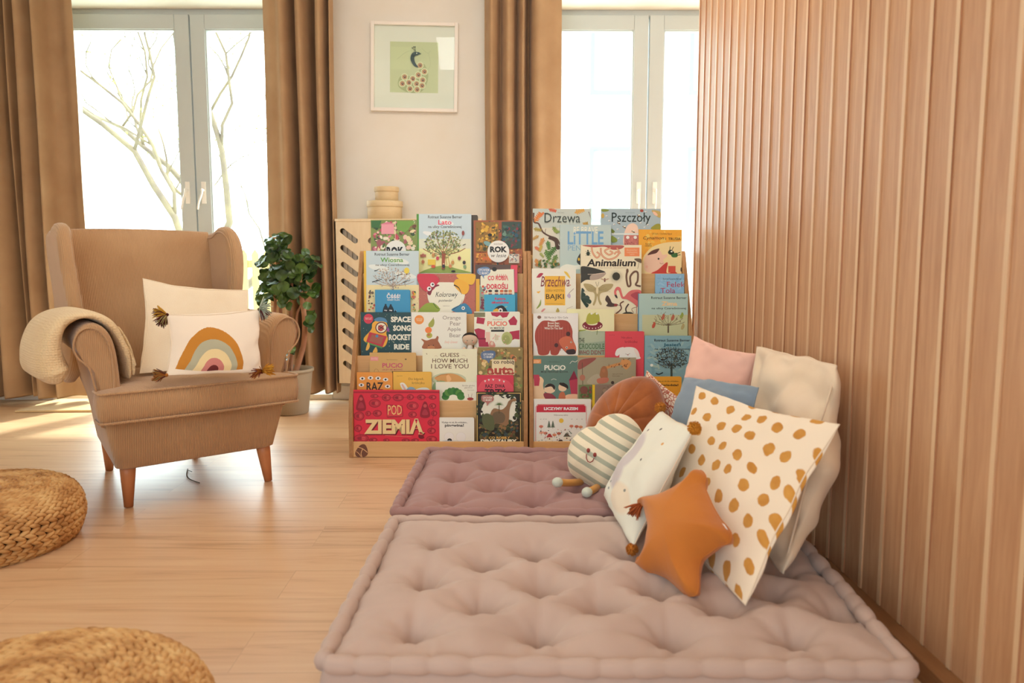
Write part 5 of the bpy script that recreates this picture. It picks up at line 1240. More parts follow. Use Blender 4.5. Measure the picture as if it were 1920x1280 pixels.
def mixc(nt, f, a, b):
    m = N(nt, 'ShaderNodeMix', data_type='RGBA')
    nt.links.new(f, m.inputs[0])
    for k, c in ((6, a), (7, b)):
        if isinstance(c, str): m.inputs[k].default_value = lin(c)
        else: nt.links.new(c, m.inputs[k])
    return m.outputs[2]
def mth(nt, op, a, b=None, c=None, clamp=False):
    m = N(nt, 'ShaderNodeMath', operation=op); m.use_clamp = clamp
    for k, v in enumerate((a, b, c)):
        if v is None: continue
        if isinstance(v, (int, float)): m.inputs[k].default_value = v
        else: nt.links.new(v, m.inputs[k])
    return m.outputs[0]
MZ = .150
# --- beige linen cushion against the slats
M_LINEN = fabric('beige_linen', 'EAD3B8', 'DFC6A8', scale=420, strength=.3)
TL = P(1420, 650, X=.80); TR = P(1568, 686, X=.845); BR = P(1468, 1074, Z=MZ + .01); BL = P(1385, 975, Z=MZ + .01)
TL = P(1420, 650, X=.82); TR = P(1568, 686, X=.855)
cushion('cushion', 'large beige linen cushion with crumpled hem, tallest one leaning on the slats', (TL, TR, BR, BL), .13, M_LINEN, wr=.016, seed=4, pinch=.0, asym=.4, big=.035, hem=.001,
        bulge=lambda U, V: Vector((.040, 0, 0)) * math.sin(PI * V) * U + Vector((-.006, -.026, .008)) * (math.sin(13 * V + 1.5) + .5 * math.sin(29 * V)) * (U ** 5) * min(1, 5 * V * (1 - V)))
# --- pink
M_PINK = fabric('pink_cotton', 'EDBEAC', 'E6B3A2', scale=600)
TL = P(1302, 630, Y=2.86); TR = P(1420, 664, Y=2.60); BL = P(1262, 800, Y=2.80); BR = P(1400, 820, Y=2.54)
cushion('cushion', 'plain soft pink cushion behind the blue-grey one', (TL, TR, BR, BL), .10, M_PINK, seed=6, wr=.011, pinch=.10)
# --- blue
M_BLUE = fabric('dusty_blue_cotton', '8E9CA6', '8290A0', scale=600)
TL = P(1284, 708, Y=2.58); TR = P(1422, 727, Y=2.16); BR = P(1412, 860, Y=2.10); BL = P(1238, 830, Y=2.52)
cushion('cushion', 'plain dusty blue-grey cushion between the pink and the dotted one', (TL, TR, BR, BL), .09, M_BLUE, seed=9, wr=.011, pinch=.10, asym=.4)
# --- dotted
def f(nt, uv):
    mp = N(nt, 'ShaderNodeMapping'); mp.inputs['Scale'].default_value = (7.4, 7.4, 1); mp.inputs['Location'].default_value = (.2, .35, 0); mp.inputs['Rotation'].default_value = (0, 0, .10); nt.links.new(uv, mp.inputs['Vector'])
    n = N(nt, 'ShaderNodeTexNoise'); n.inputs['Scale'].default_value = 22; nt.links.new(uv, n.inputs['Vector'])
    v = N(nt, 'ShaderNodeTexVoronoi', voronoi_dimensions='2D'); v.inputs['Scale'].default_value = 1; v.inputs['Randomness'].default_value = .30; nt.links.new(mp.outputs[0], v.inputs['Vector'])
    sp = N(nt, 'ShaderNodeSeparateColor'); nt.links.new(v.outputs['Color'], sp.inputs[0])
    d = mth(nt, 'MULTIPLY_ADD', n.outputs[0], .20, v.outputs['Distance'])
    d2 = mth(nt, 'MULTIPLY_ADD', sp.outputs[0], -.05, d)
    k = N(nt, 'ShaderNodeMapRange'); k.inputs[1].default_value = .315; k.inputs[2].default_value = .355; nt.links.new(d2, k.inputs[0])
    n3 = N(nt, 'ShaderNodeTexNoise'); n3.inputs['Scale'].default_value = 12; nt.links.new(uv, n3.inputs['Vector'])
    dot = mixc(nt, n3.outputs[0], 'B8762E', 'DDA450')
    return mixc(nt, k.outputs[0], dot, 'F3E1C9')
M_SEAM = fabric('cream_seam', 'EFDCC2', 'E8D2B6')
M_DOT = uvmat('dotted_cotton', f)
TL = P(1306, 724, Y=2.32); TR = P(1574, 796, Y=1.82); BR = P(1398, 1134, Z=MZ); BL = P(1222, 985, Z=MZ)
cushion('cushion', 'large cream cushion with ochre brush dots, standing on the taupe mattress', (TL, TR, BR, BL), .13, M_DOT, n=48, seed=12, wr=.014, pinch=.085, asym=.62, seam=M_SEAM)
# --- elephant print cushion with pompoms
def f(nt, uv):
    mp = N(nt, 'ShaderNodeMapping'); mp.inputs['Location'].default_value = (-.46, -.52, 0); mp.inputs['Scale'].default_value = (1.0, 1.0, 1); nt.links.new(uv, mp.inputs['Vector'])
    n = N(nt, 'ShaderNodeTexNoise'); n.inputs['Scale'].default_value = 5; nt.links.new(uv, n.inputs['Vector'])
    def blob(cx, cy, rx, ry):
        m = N(nt, 'ShaderNodeMapping'); m.inputs['Location'].default_value = (-cx / rx, -cy / ry, 0); m.inputs['Scale'].default_value = (1 / rx, 1 / ry, 1); nt.links.new(uv, m.inputs['Vector'])
        ln = N(nt, 'ShaderNodeVectorMath', operation='LENGTH'); nt.links.new(m.outputs[0], ln.inputs[0])
        k = N(nt, 'ShaderNodeMapRange'); k.inputs[1].default_value = .85; k.inputs[2].default_value = 1.12; k.inputs[3].default_value = 1; k.inputs[4].default_value = 0
        nt.links.new(ln.outputs['Value'], k.inputs[0]); return k.outputs[0]
    b = mth(nt, 'MAXIMUM', blob(.36, .60, .17, .20), blob(.30, .36, .20, .17)); b = mth(nt, 'MULTIPLY', b, .7)
    col = mixc(nt, b, 'E9E6D6', 'C2B4BC')
    p = blob(.62, .22, .22, .12); col = mixc(nt, mth(nt, 'MULTIPLY', p, .5), col, 'EBCBA8')
    for (x, y, c) in ((.58, .90, '4E4A46'), (.35, .83, '6A5A5A'), (.80, .80, 'E0A860'), (.68, .60, '5A564E'), (.66, .30, '8A8A80'), (.24, .16, '9A9A94'), (.20, .22, '9A9A94')):
        col = mixc(nt, blob(x, y, .018, .013), col, c)
    return col
M_ELE = uvmat('printed_cotton', f)
TL = P(1240, 770, Y=2.52); TR = P(1302, 804, Y=2.12); BR = P(1187, 1026, Z=MZ); BL = P(1133, 928, Z=MZ)
e, nn, bs_ = cushion('cushion', 'whitish cushion with faint lilac print and orange corner pompoms', (TL, TR, BR, BL), .10, M_ELE, seed=15, wr=.010, pinch=.04, asym=.6, seam=M_SEAM)
pompom(e, P(1238, 764, Y=2.52), .019, 'C9823A', 1); pompom(e, P(1302, 802, Y=2.09), .019, 'CE8B34', 2); pompom(e, P(1185, 1030, Y=2.03), .017, 'C47A34', 3)
# --- small patterned cushion at the back
def f(nt, uv):
    mp = N(nt, 'ShaderNodeMapping'); mp.inputs['Scale'].default_value = (14, 14, 1); nt.links.new(uv, mp.inputs['Vector'])
    v = N(nt, 'ShaderNodeTexVoronoi', feature='DISTANCE_TO_EDGE'); v.inputs['Scale'].default_value = 1; nt.links.new(mp.outputs[0], v.inputs['Vector'])
    k = N(nt, 'ShaderNodeMapRange'); k.inputs[1].default_value = .05; k.inputs[2].default_value = .13; nt.links.new(v.outputs['Distance'], k.inputs[0])
    return mixc(nt, k.outputs[0], 'B8604A', 'EFDCC6')
TL = P(1213, 695, Y=3.12); TR = P(1282, 752, Y=2.90); BR = P(1262, 850, Y=2.90); BL = P(1190, 790, Y=3.10)
cushion('cushion', 'small white cushion with red mesh pattern behind the rust one', (TL, TR, BR, BL), .08, uvmat('red_pattern_cotton', f), seed=18, wr=.004, seam=M_SEAM)

# --- outline shapes inflated on a plane
def inflated(name, lab, cat, outline, p0, n, th, mat, rings=16, sub=1, wr=.004, seed=1, prof=.55, center=None, pleat=0, smooth=5, extra=None):
    p0 = Vector(p0); n = Vector(n).normalized()
    if n.dot(CO - p0) < 0: n = -n
    pts = [PP(x, y, p0, n) for x, y in outline]
    pts = cr(pts, smooth, True); M_ = len(pts)
    ctr = sum(pts, Vector()) / M_ if center is None else PP(center[0], center[1], p0, n)
    e = empty(name, lab, cat, ctr)
    ux = Vector((0, 0, 1)).cross(n).normalized(); uy = n.cross(ux)
    mb = MB()
    B2 = np.array([((q - ctr).dot(ux), (q - ctr).dot(uy)) for q in pts])
    def dist(p):
        a = B2; b = np.roll(B2, -1, 0); d = b - a; t = np.clip(((p - a) * d).sum(1) / np.maximum((d * d).sum(1), 1e-12), 0, 1)
        return float(np.sqrt((((a + d * t[:, None]) - p) ** 2).sum(1)).min())
    cache = {}
    def hd(p):
        k = (round((p - ctr).dot(ux), 5), round((p - ctr).dot(uy), 5))
        if k not in cache: cache[k] = dist(np.array(k))
        return cache[k]
    dm = max(hd(ctr), max(hd(ctr.lerp(q, t)) for q in pts[::3] for t in (.2, .4)))
    for s in (1, -1):
        def fn(u, v, s=s):
            i = int(round(u * M_)) % M_; q = pts[i]; r = math.sin(v * PI / 2)
            p = ctr.lerp(q, r); b = math.tanh(2.1 * hd(p) / dm) ** (prof * 1.45) / math.tanh(2.1) if not pleat else max(0, 1 - r * r) ** prof
            w_ = wr * nz(((p.x + p.y) * 9 + seed, p.z * 9, s)) + wr * .6 * math.exp(-(1 - r) / .12) * nz((i * .45, seed, s))
            if pleat: w_ += pleat * (abs(math.sin(i * PI / M_ * 11 + r * .8)) ** .5 - .6) * r * (1 - r) * 3
            dim = -th * .3 * math.exp(-(r / .10) ** 2) if pleat else 0
            return p + n * s * (th / 2 * b + dim) + n * w_ * min(1, (1 - r) * 6) - ctr
        mb.grid(fn, M_, rings, cu=True, flip=(s < 0))
    for i, uvs in enumerate(mb.uv):
        mb.uv[i] = [((Vector(mb.v[j])).dot(ux), (Vector(mb.v[j])).dot(uy)) for j in mb.f[i]]
    mb.build('body' if cat == 'soft toy' else 'cover', mat, e, merge=True, sub=sub)
    t = MB(); t.tube([q - ctr for q in pts], .0018, 6, closed=True); t.build('seam', mat, e)
    return e, ctr, n, ux, uy
# rust velvet round cushion
M_RUST = fabric('rust_velvet', 'AC6230', '8E4C24', scale=300, strength=.1, sheen=.7, mott=14)
p0 = P(1172, 800, Y=2.92); 
ol = [(1098, 808), (1107, 778), (1122, 752), (1143, 730), (1170, 713), (1200, 706), (1224, 712), (1240, 732), (1248, 765), (1250, 805), (1240, 845), (1220, 870), (1180, 882), (1140, 878), (1110, 855), (1098, 830)]
inflated('round_cushion', 'rust-coloured round pleated velvet cushion behind the striped cloud', 'cushion', ol, p0, (-.42, -.80, .45), .15, M_RUST, seed=3, pleat=.009, center=(1158, 800), smooth=12, prof=.5, rings=26)
# cloud toy
def f(nt, uv):
    mp = N(nt, 'ShaderNodeMapping'); mp.inputs['Rotation'].default_value = (0, 0, .42); nt.links.new(uv, mp.inputs['Vector'])
    w_ = N(nt, 'ShaderNodeTexWave', bands_direction='Y'); w_.inputs['Scale'].default_value = 8.6; w_.inputs['Distortion'].default_value = .9; w_.inputs['Detail'].default_value = 0; w_.inputs['Detail Scale'].default_value = .25; w_.inputs['Phase Offset'].default_value = 1.2
    nt.links.new(mp.outputs[0], w_.inputs['Vector'])
    k = N(nt, 'ShaderNodeMapRange'); k.inputs[1].default_value = .60; k.inputs[2].default_value = .68; nt.links.new(w_.outputs['Fac'], k.inputs[0])
    return mixc(nt, k.outputs[0], 'EFE2C6', 'B3B49E')
M_CLOUD = uvmat('striped_jersey', f, strength=.1)
z4 = lambda x, y: (x / 4.57 + 1020, y / 4.57 + 680)
ol = [z4(*p) for p in ((205, 830), (212, 740), (245, 660), (300, 600), (370, 555), (438, 546), (475, 495), (545, 452), (635, 438), (715, 458), (785, 515), (835, 590), (870, 680), (860, 800), (820, 920), (740, 1020), (640, 1090), (540, 1120), (460, 1088), (390, 1045), (310, 1000), (240, 950), (212, 895))]
p0 = P(1135, 850, Y=2.66)
e, ctr, n_, ux, uy = inflated('cloud_toy', 'striped cloud-shaped soft toy with smiling face and mustard legs', 'soft toy', ol, p0, (-.42, -.85, .32), .15, M_CLOUD, seed=5, wr=.003, smooth=6, prof=.5)
M_FACE = plain('embroidery_brown', '9A4A44', .8, .1)
def onsurf(px, py, off):
    return PP(px, py, p0 + n_ * off, n_)
q = MB()
for (x, y) in ((380, 750), (436, 788)):
    q.ball(onsurf(*z4(x, y), .0755) - ctr, (.0062, .0062, .0078), 12, 8)
q.build('eyes', M_FACE, e)
q = MB(); q.tube([onsurf(*z4(x, y), o) - ctr for x, y, o in ((364, 780, .0745), (362, 815, .0755), (375, 845, .076), (395, 853, .0765), (416, 842, .077), (428, 815, .077))], .0016, 6); q.build('mouth', M_FACE, e)
M_LEGM = fabric('mustard_jersey', 'D9993C', 'C98A30', scale=600); M_FOOT = fabric('mint_grey_jersey', 'D3D6C6', 'C4C8B8', scale=600)
for (a, b_, c, r) in (((1098, 902, 2.70), (1070, 905, 2.60), (1047, 904, 2.53), .0125), ((1122, 912, 2.62), (1112, 920, 2.54), (1102, 922, 2.50), .0125)):
    pa, pb, pc_ = [P(t[0], t[1], Y=t[2]) for t in (a, b_, c)]
    for t in (pb, pc_): t.z = max(t.z, .152)
    q = MB(); q.tube(cr([pa - ctr, pb - ctr, pc_ - ctr], 5), r, 12); lg = q.build('leg', M_LEGM, e)
    d = (pc_ - pb).normalized(); Mx = d.to_track_quat('X', 'Z').to_matrix()
    q = MB(); q.ball(pc_ + d * .006 - ctr, (.023, .017, .0165), 16, 10, M=Mx); f_ = q.build('foot', M_FOOT, lg)
# mustard star cushion
z5 = lambda x, y: (x / 4.572 + 1120, y / 4.572 + 860)
M_STAR = fabric('mustard_cotton', 'CC7E36', 'BE7030', scale=600, strength=.2, mott=3)
ol = [z5(*p) for p in ((890, 100), (930, 150), (918, 225), (950, 310), (1000, 420), (1060, 520), (1120, 590), (1150, 650), (1125, 720), (1045, 742), (965, 800), (890, 860), (868, 960), (868, 1085), (850, 1160), (785, 1175), (730, 1140), (670, 1085), (600, 1025), (500, 980), (400, 960), (325, 900), (380, 872), (425, 800), (442, 710), (450, 610), (425, 500), (402, 410), (345, 375), (420, 335), (560, 312), (680, 260), (790, 190), (850, 120))]
a = P(1290, 1112, Z=MZ); b_ = P(1197, 1058, Z=MZ - .002); c_ = P(1322, 885, Y=1.96)
n0 = (b_ - a).cross(c_ - a)
e, ctr, n_, ux, uy = inflated('star_cushion', 'mustard star-shaped cushion with a rust tassel, frontmost in the pile', 'cushion', ol, a, n0, .115, M_STAR, seed=7, wr=.007, smooth=4, prof=.42, center=z5(700, 610))
p_ = PP(*z5(385, 385), a, n_)
tassel(e, ctr, p_, (-.75, -.25, -.55), .045, ['A8562C', 'B8643A', '8E4424'], 3)
q = MB(); pA = PP(*z5(1075, 555), a + n_ * .01, n_) - ctr; pB = PP(*z5(1105, 600), a + n_ * .01, n_) - ctr
q.add([pA - ux * .006, pA + ux * .006, pB + ux * .006, pB - ux * .006], [(0, 1, 2, 3)]); q.build('care_label', M_WHITE, e, solid=.0008)
q = MB(); pA = PP(*z5(395, 975), a, n_) - ctr
q.add([pA, pA + ux * .02 + uy * -.003, pA + ux * .015 - uy * .014, pA - uy * .010 + ux * .004], [(0, 1, 2, 3)]); q.build('care_label', M_WHITE, e, solid=.0008)
# ================================================================== ARMCHAIR
CH_R = math.radians(39.5); CH_O = Vector((-1.392, 3.235, 0))
chair = empty('armchair', 'beige corduroy wingback armchair with tapered wooden legs by the left window', 'armchair', CH_O, CH_R)
bpy.context.view_layer.update()
CW = chair.matrix_world.copy()
def rl(pts, n=5): return [(p.x, p.y) for p in cr([(a, b, 0) for a, b in pts], n, True)]
# seat base: tapering box
mb = MB()
def ringz(z, hw, yf, yb, r=.03):
    o = []
    for (cx_, cy_, a0) in ((hw - r, yb - r, 0), (-hw + r, yb - r, PI / 2), (-hw + r, yf + r, PI), (hw - r, yf + r, 1.5 * PI)):
        for k in range(5): q = a0 + k * PI / 8; o.append((cx_ + r * math.cos(q), cy_ + r * math.sin(q), z))
    return o
rr_ = [ringz(.150, .288, -.335, .30), ringz(.158, .302, -.350, .315), ringz(.25, .320, -.368, .34), ringz(.338, .336, -.386, .35), ringz(.35, .330, -.382, .345)]
vs = [(v[0] * (1 - .30 * (v[1] + .38) / .75), v[1], v[2]) for r in rr_ for v in r]; n = len(rr_[0]); fs = []
for i in range(len(rr_) - 1):
    for k in range(n): fs.append((i * n + k, i * n + (k + 1) % n, (i + 1) * n + (k + 1) % n, (i + 1) * n + k))
fs += [tuple(range(n))[::-1], tuple((len(rr_) - 1) * n + k for k in range(n))]
mb.add(vs, fs); mb.build('seat_base', M_CORD, chair)
# seat cushion, T-shaped
def cush_outline():
    return [(-.352, -.448), (0, -.458), (.352, -.448), (.362, -.43), (.358, -.352), (.345, -.342), (.276, -.335), (.262, -.31), (.255, .20), (-.255, .20), (-.262, -.31), (-.276, -.335), (-.345, -.342), (-.358, -.352), (-.362, -.43)]
ol = cush_outline()
def cfn(u, v, top):
    i = u * len(ol)
    return None
mb = MB(); M_ = len(ol); c0 = (0, -.13)
dense = []
for i in range(M_):
    a, b = ol[i], ol[(i + 1) % M_]
    k = max(1, int(math.hypot(b[0] - a[0], b[1] - a[1]) / .02))
    dense += [(a[0] + (b[0] - a[0]) * t / k, a[1] + (b[1] - a[1]) * t / k) for t in range(k)]
D = len(dense)
def layer(z, inset, dome=0):
    o = []
    for (x, y) in dense:
        dx, dy = c0[0] - x, c0[1] - y; L = math.hypot(dx, dy)
        o.append((x + dx / L * inset, y + dy / L * inset, z))
    return o
zb, zt = .342, .452
rows = [layer(zb, .02), layer(zb + .004, .004), layer(zb + .03, -.004), layer((zb + zt) / 2, -.007), layer(zt - .03, -.004), layer(zt - .004, .003)]
vs = [v for r in rows for v in r]; fs = []
for i in range(len(rows) - 1):
    for k in range(D): fs.append((i * D + k, i * D + (k + 1) % D, (i + 1) * D + (k + 1) % D, (i + 1) * D + k))
mb.add(vs, fs)
for zz, sgn in ((zt - .004, 1), (zb + .004, -1)):
    R_ = 14; vs = []; fs = []
    for j in range(R_ + 1):
        t = j / R_
        for (x, y) in dense:
            h = .016 * (1 - (1 - t) ** 3) if sgn > 0 else 0
            px_ = x + (c0[0] - x) * t; py_ = y + (c0[1] - y) * t
            if j == 0:
                L = math.hypot(c0[0] - x, c0[1] - y); px_ = x + (c0[0] - x) / L * .003; py_ = y + (c0[1] - y) / L * .003
            vs.append((px_, py_, zz + h))
    for j in range(R_):
        for k in range(D):
            f_ = (j * D + k, j * D + (k + 1) % D, (j + 1) * D + (k + 1) % D, (j + 1) * D + k)
            fs.append(f_ if sgn > 0 else f_[::-1])
    mb.add(vs, fs)
sc_ = mb.build('seat_cushion', M_CORD, chair)
for z in (zt - .003, zb + .004):
    t = MB(); t.tube([(p[0], p[1], z) for p in layer(z, -.001)], .0048, 8, closed=True); t.build('piping', M_CORD, sc_)
# arms
arm_sec = [(.272, .305), (.273, .34), (.278, .46), (.286, .56), (.298, .625), (.322, .668), (.358, .688), (.393, .678), (.414, .648), (.418, .612), (.405, .582), (.384, .562), (.368, .535), (.358, .46), (.347, .36), (.338, .305)]
def arm(sgn):
    pr = [(a * sgn, b) for a, b in rl(arm_sec, 4)]
    c = (.335 * sgn, .42)
    mb = MB(); n = len(pr)
    ys = [-.352, -.350, -.342, -.325, -.26, -.15, -.04, .06, .16, .26, .34, .38]
    ins = [.030, .012, .004, 0, 0, 0, 0, 0, 0, 0, 0, .01]
    vs = []
    for y, i_ in zip(ys, ins):
        k = (y + .35) / .75
        for (x, z) in pr:
            dx, dz = c[0] - x, c[1] - z; L = math.hypot(dx, dz)
            xx, zz = x + dx / L * i_, z + dz / L * i_
            yy = y + (.05 * max(0, (.40 - zz)) * (1 - k) * -.0)
            xx -= sgn * (.05 + .07 * max(0, min(1, (.55 - zz) / .3))) * k * (1 if abs(xx) > .3 else .6) + sgn * .012           # sides draw in towards the back
            zz += .012 * k * max(0, (zz - .4) / .3)
            vs.append((xx, yy - .03 * max(0, .45 - zz) * 0, zz))
    fs = []
    for i in range(len(ys) - 1):
        for k in range(n):
            f_ = (i * n + k, i * n + (k + 1) % n, (i + 1) * n + (k + 1) % n, (i + 1) * n + k)
            fs.append(f_ if sgn < 0 else f_[::-1])
    fs.append(tuple(range(n)) if sgn > 0 else tuple(range(n))[::-1]); fs.append(tuple((len(ys) - 1) * n + k for k in range(n))[::-1] if sgn > 0 else tuple((len(ys) - 1) * n + k for k in range(n)))
    mb.add(vs, fs); mb.sm[-1] = mb.sm[-2] = False
    a_ = mb.build('arm', M_CORD, chair)
    # front facing panel with piping
    pts = []
    for (x, z) in pr:
        dx, dz = c[0] - x, c[1] - z; L = math.hypot(dx, dz); pts.append((x + dx / L * .016, -.354, z + dz / L * .016))
    t = MB(); t.tube(pts, .0036, 6, closed=True); t.build('piping', M_CORD, a_)
for s in (-1, 1): arm(s)
# backrest
mb = MB()
def back(u, v):
    x = (u - .5) * 2; hw = .272 + .036 * v
    z = .40 + v * .622 + .012 * (1 - x * x) * v
    y = .185 + .165 * v - .030 * (1 - x * x) * math.sin(PI * min(1, v * 1.0)) ** .5 - .012 * x * x * 0
    # rounded top
    if v > .9: y += (v - .9) ** 2 * 1.3
    return Vector((x * hw, y, z))
mb.grid(back, 24, 24, flip=False)
mb.grid(lambda u, v: Vector(((u - .5) * 2 * (.215 + .093 * min(1, v * 1.7)), .29 + .13 * v - (.0 if v < .95 else .02), .17 + v * .848)), 24, 24, flip=True)
# top strip joining front and back
mb.grid(lambda u, v: (lambda a, b: a.lerp(b, v) + Vector((0, 0, .012 * math.sin(PI * v))))(back(u, 1), Vector(((u - .5) * 2 * .308, .40, 1.018))), 24, 8)
for s in (0, 1):
    mb.grid(lambda u, v, s=s: (lambda a, b: a.lerp(b, u))(back(s, v), Vector(((s - .5) * 2 * (.215 + .093 * min(1, v * 1.7)), .29 + .13 * v, .17 + v * .848))), 6, 24, flip=(s == 0))
mb.build('backrest', M_CORD, chair)
t = MB(); t.tube([back(0.0 + u, 1) + Vector((0, .004, 0)) for u in np.linspace(0, 1, 25)], .004, 6); t.build('back_piping', M_CORD, chair)
# wings
wing_o = [(.10, .60), (.062, .68), (.050, .78), (.058, .89), (.083, .975), (.125, 1.030), (.180, 1.050), (.240, 1.050), (.30, 1.030), (.40, 1.0), (.405, .80), (.40, .60), (.38, .40), (.25, .42), (.14, .50)]
for s in (-1, 1):
    pr = rl(wing_o, 4); n = len(pr); c = (.26, .76); mb = MB(); vs = []; fs = []
    lay = [(.277, .026), (.280, .012), (.287, .003), (.297, 0), (.309, 0), (.319, .004), (.326, .014), (.330, .030)]
    for (x, i_) in lay:
        for (y, z) in pr:
            dy, dz = c[0] - y, c[1] - z; L = math.hypot(dy, dz)
            k = max(0, (z - .6) / .4)
            roll = .020 * max(0, (.14 - y) / .09)
            vs.append((s * (x + .022 * k + roll * k), y + dy / L * i_, z + dz / L * i_))
    for i in range(len(lay) - 1):
        for k in range(n):
            f_ = (i * n + k, i * n + (k + 1) % n, (i + 1) * n + (k + 1) % n, (i + 1) * n + k); fs.append(f_ if s > 0 else f_[::-1])
    a_ = tuple(range(n)); b2 = tuple((len(lay) - 1) * n + k for k in range(n))
    fs += [a_[::-1], b2] if s > 0 else [a_, b2[::-1]]
    mb.add(vs, fs); mb.sm[-1] = mb.sm[-2] = False; w_ = mb.build('wing', M_CORD, chair)
    t = MB(); m_ = len(pr)
    t.tube([vs[0 * n + k] for k in range(2, int(n * .62))], .0038, 6); t.build('piping', M_CORD, w_)
# legs
for (x, y, dx, dy) in ((-.248, -.30, -.006, -.006), (.262, -.30, .018, -.006), (-.185, .27, .004, .02), (.185, .27, -.004, .02)):
    mb = MB(); mb.tube([(x, y, .165), (x + dx * .3, y + dy * .3, .12), (x + dx, y + dy, 0.002)], [.029, .026, .0155], 20); mb.build('leg', M_LEGW, chair)

def chair_pt(x, y, z): return CW @ Vector((x, y, z))
# cream throw folded over the arm on the viewer's left
thr = empty('knit_blanket', 'cream knitted throw folded over the armchair arm beside the curtain', 'blanket', CH_O, CH_R)
path = cr([(-.456, 0, .482), (-.466, 0, .515), (-.474, 0, .545), (-.476, 0, .60), (-.460, 0, .66), (-.425, 0, .699), (-.372, 0, .716), (-.318, 0, .702), (-.272, 0, .665), (-.244, 0, .60), (-.230, 0, .53), (-.226, 0, .470)], 6)
def blanket(u, v, off=0, yw=(-.365, .07), tk=1.0):
    i = v * (len(path) - 1); p = path[int(round(i))]
    a = path[max(0, int(round(i)) - 1)]; b = path[min(len(path) - 1, int(round(i)) + 1)]
    t = (b - a).normalized(); nrm = Vector((-t.z, 0, t.x))
    th = (.112 + (.034 - .112) * max(0, min(1, (v - .18) / .34))) * tk
    ang = 2 * PI * u; c, s = math.cos(ang), math.sin(ang)
    e_ = .22
    cx_ = abs(c) ** .55 * (1 if c > 0 else -1); sx__ = abs(s) ** .75 * (1 if s > 0 else -1)
    endf = min(1, (v * 9) ** .5, ((1 - v) * 14) ** .5 + .25)
    y0, y1 = yw; y0 = y0 + .05 * v; mid = (y0 + y1) / 2
    return Vector((p.x, 0, p.z)) + nrm * (-1) * (sx__ * th * endf * .5 * 2 * .5 - off) * -1 + Vector((0, mid + cx_ * (y1 - y0) / 2 * (.86 + .14 * endf), 0)) + Vector((nz((u * 4, v * 6, 2)) * .006, nz((u * 3, v * 9, 4)) * .008, nz((u * 5, v * 5, 8)) * .006))
mb = MB(); mb.grid(lambda u, v: blanket(u, v), 48, len(path) - 1, cu=True)
k0 = 48 * 0; mb.f.append(list(range(48))[::-1]); mb.m.append(0); mb.sm.append(True); mb.uv.append([(0, 0)] * 48)
kN = 48 * (len(path) - 1); mb.f.append([kN + k for k in range(48)]); mb.m.append(0); mb.sm.append(True); mb.uv.append([(0, 0)] * 48)
mb.build('folded_body', M_KNIT, thr, sub=1)
# wavy free layers at the inner end
for j, (yo, xo, sd) in enumerate(((-.30, -.232, 1), (-.285, -.215, 2), (-.26, -.200, 3))):
    mb = MB()
    def lay(u, v, yo=yo, xo=xo, sd=sd):
        y = yo + u * .26; z = .665 - v * (.188 - .01 * sd)
        return Vector((xo + .02 * v + .014 * math.sin(u * 9 + sd + v * 2) * (1 - u) - .045 * (1 - v) ** 2, y + .02 * math.sin(v * 5 + sd), z))
    mb.grid(lay, 22, 22); mb.build('loose_layer', M_KNIT, thr, solid=.006, sub=1)
# cream boucle cushion
TL = P(268, 522, Y=3.22); TR = P(465, 544, Y=3.36); BR = P(478, 696, Y=3.13); BL = P(262, 700, Y=3.00)
cushion('cushion', 'plain cream boucle cushion leaning on the armchair backrest', (TL, TR, BR, BL), .15, M_CREAM, seed=21, wr=.008, pinch=.11, asym=.5)
# rainbow cushion
def f(nt, uv):
    m = N(nt, 'ShaderNodeMapping'); m.inputs['Location'].default_value = (-.375 * 1.55, -.105, 0); m.inputs['Scale'].default_value = (1.55, .70, 1); nt.links.new(uv, m.inputs['Vector'])
    n = N(nt, 'ShaderNodeTexNoise'); n.inputs['Scale'].default_value = 60; nt.links.new(uv, n.inputs['Vector'])
    ln = N(nt, 'ShaderNodeVectorMath', operation='LENGTH'); nt.links.new(m.outputs[0], ln.inputs[0])
    d = mth(nt, 'MULTIPLY_ADD', n.outputs[0], .012, ln.outputs['Value'])
    cr_ = N(nt, 'ShaderNodeValToRGB'); cr_.color_ramp.interpolation = 'CONSTANT'
    els = [(0, '6A2E2E'), (.098, 'C98078'), (.190, 'EAD3A0'), (.305, 'B4B096'), (.415, 'C58436'), (.535, 'F2E2CE')]
    cr_.color_ramp.elements[0].color = lin(els[0][1]); cr_.color_ramp.elements[1].position = els[1][0]; cr_.color_ramp.elements[1].color = lin(els[1][1])
    for p, c in els[2:]:
        k = cr_.color_ramp.elements.new(p); k.color = lin(c)
    nt.links.new(d, cr_.inputs[0])
    sp = N(nt, 'ShaderNodeSeparateXYZ'); nt.links.new(m.outputs[0], sp.inputs[0])
    g = mth(nt, 'GREATER_THAN', sp.outputs[1], 0.0)
    return mixc(nt, g, 'F2E2CE', cr_.outputs[0])
TL = P(313, 590, Y=2.90); TR = P(486, 580, Y=3.02); BR = P(491, 697, Y=2.95); BL = P(312, 703, Y=2.81)
cs = (TL, TR, BR, BL)
e, nn, bs_ = cushion('cushion', 'small cream cushion with a tufted rainbow and coloured corner tassels', cs, .12, uvmat('rainbow_cotton', f), seam=M_SEAM, seed=24, wr=.007, pinch=.09, asym=.6)
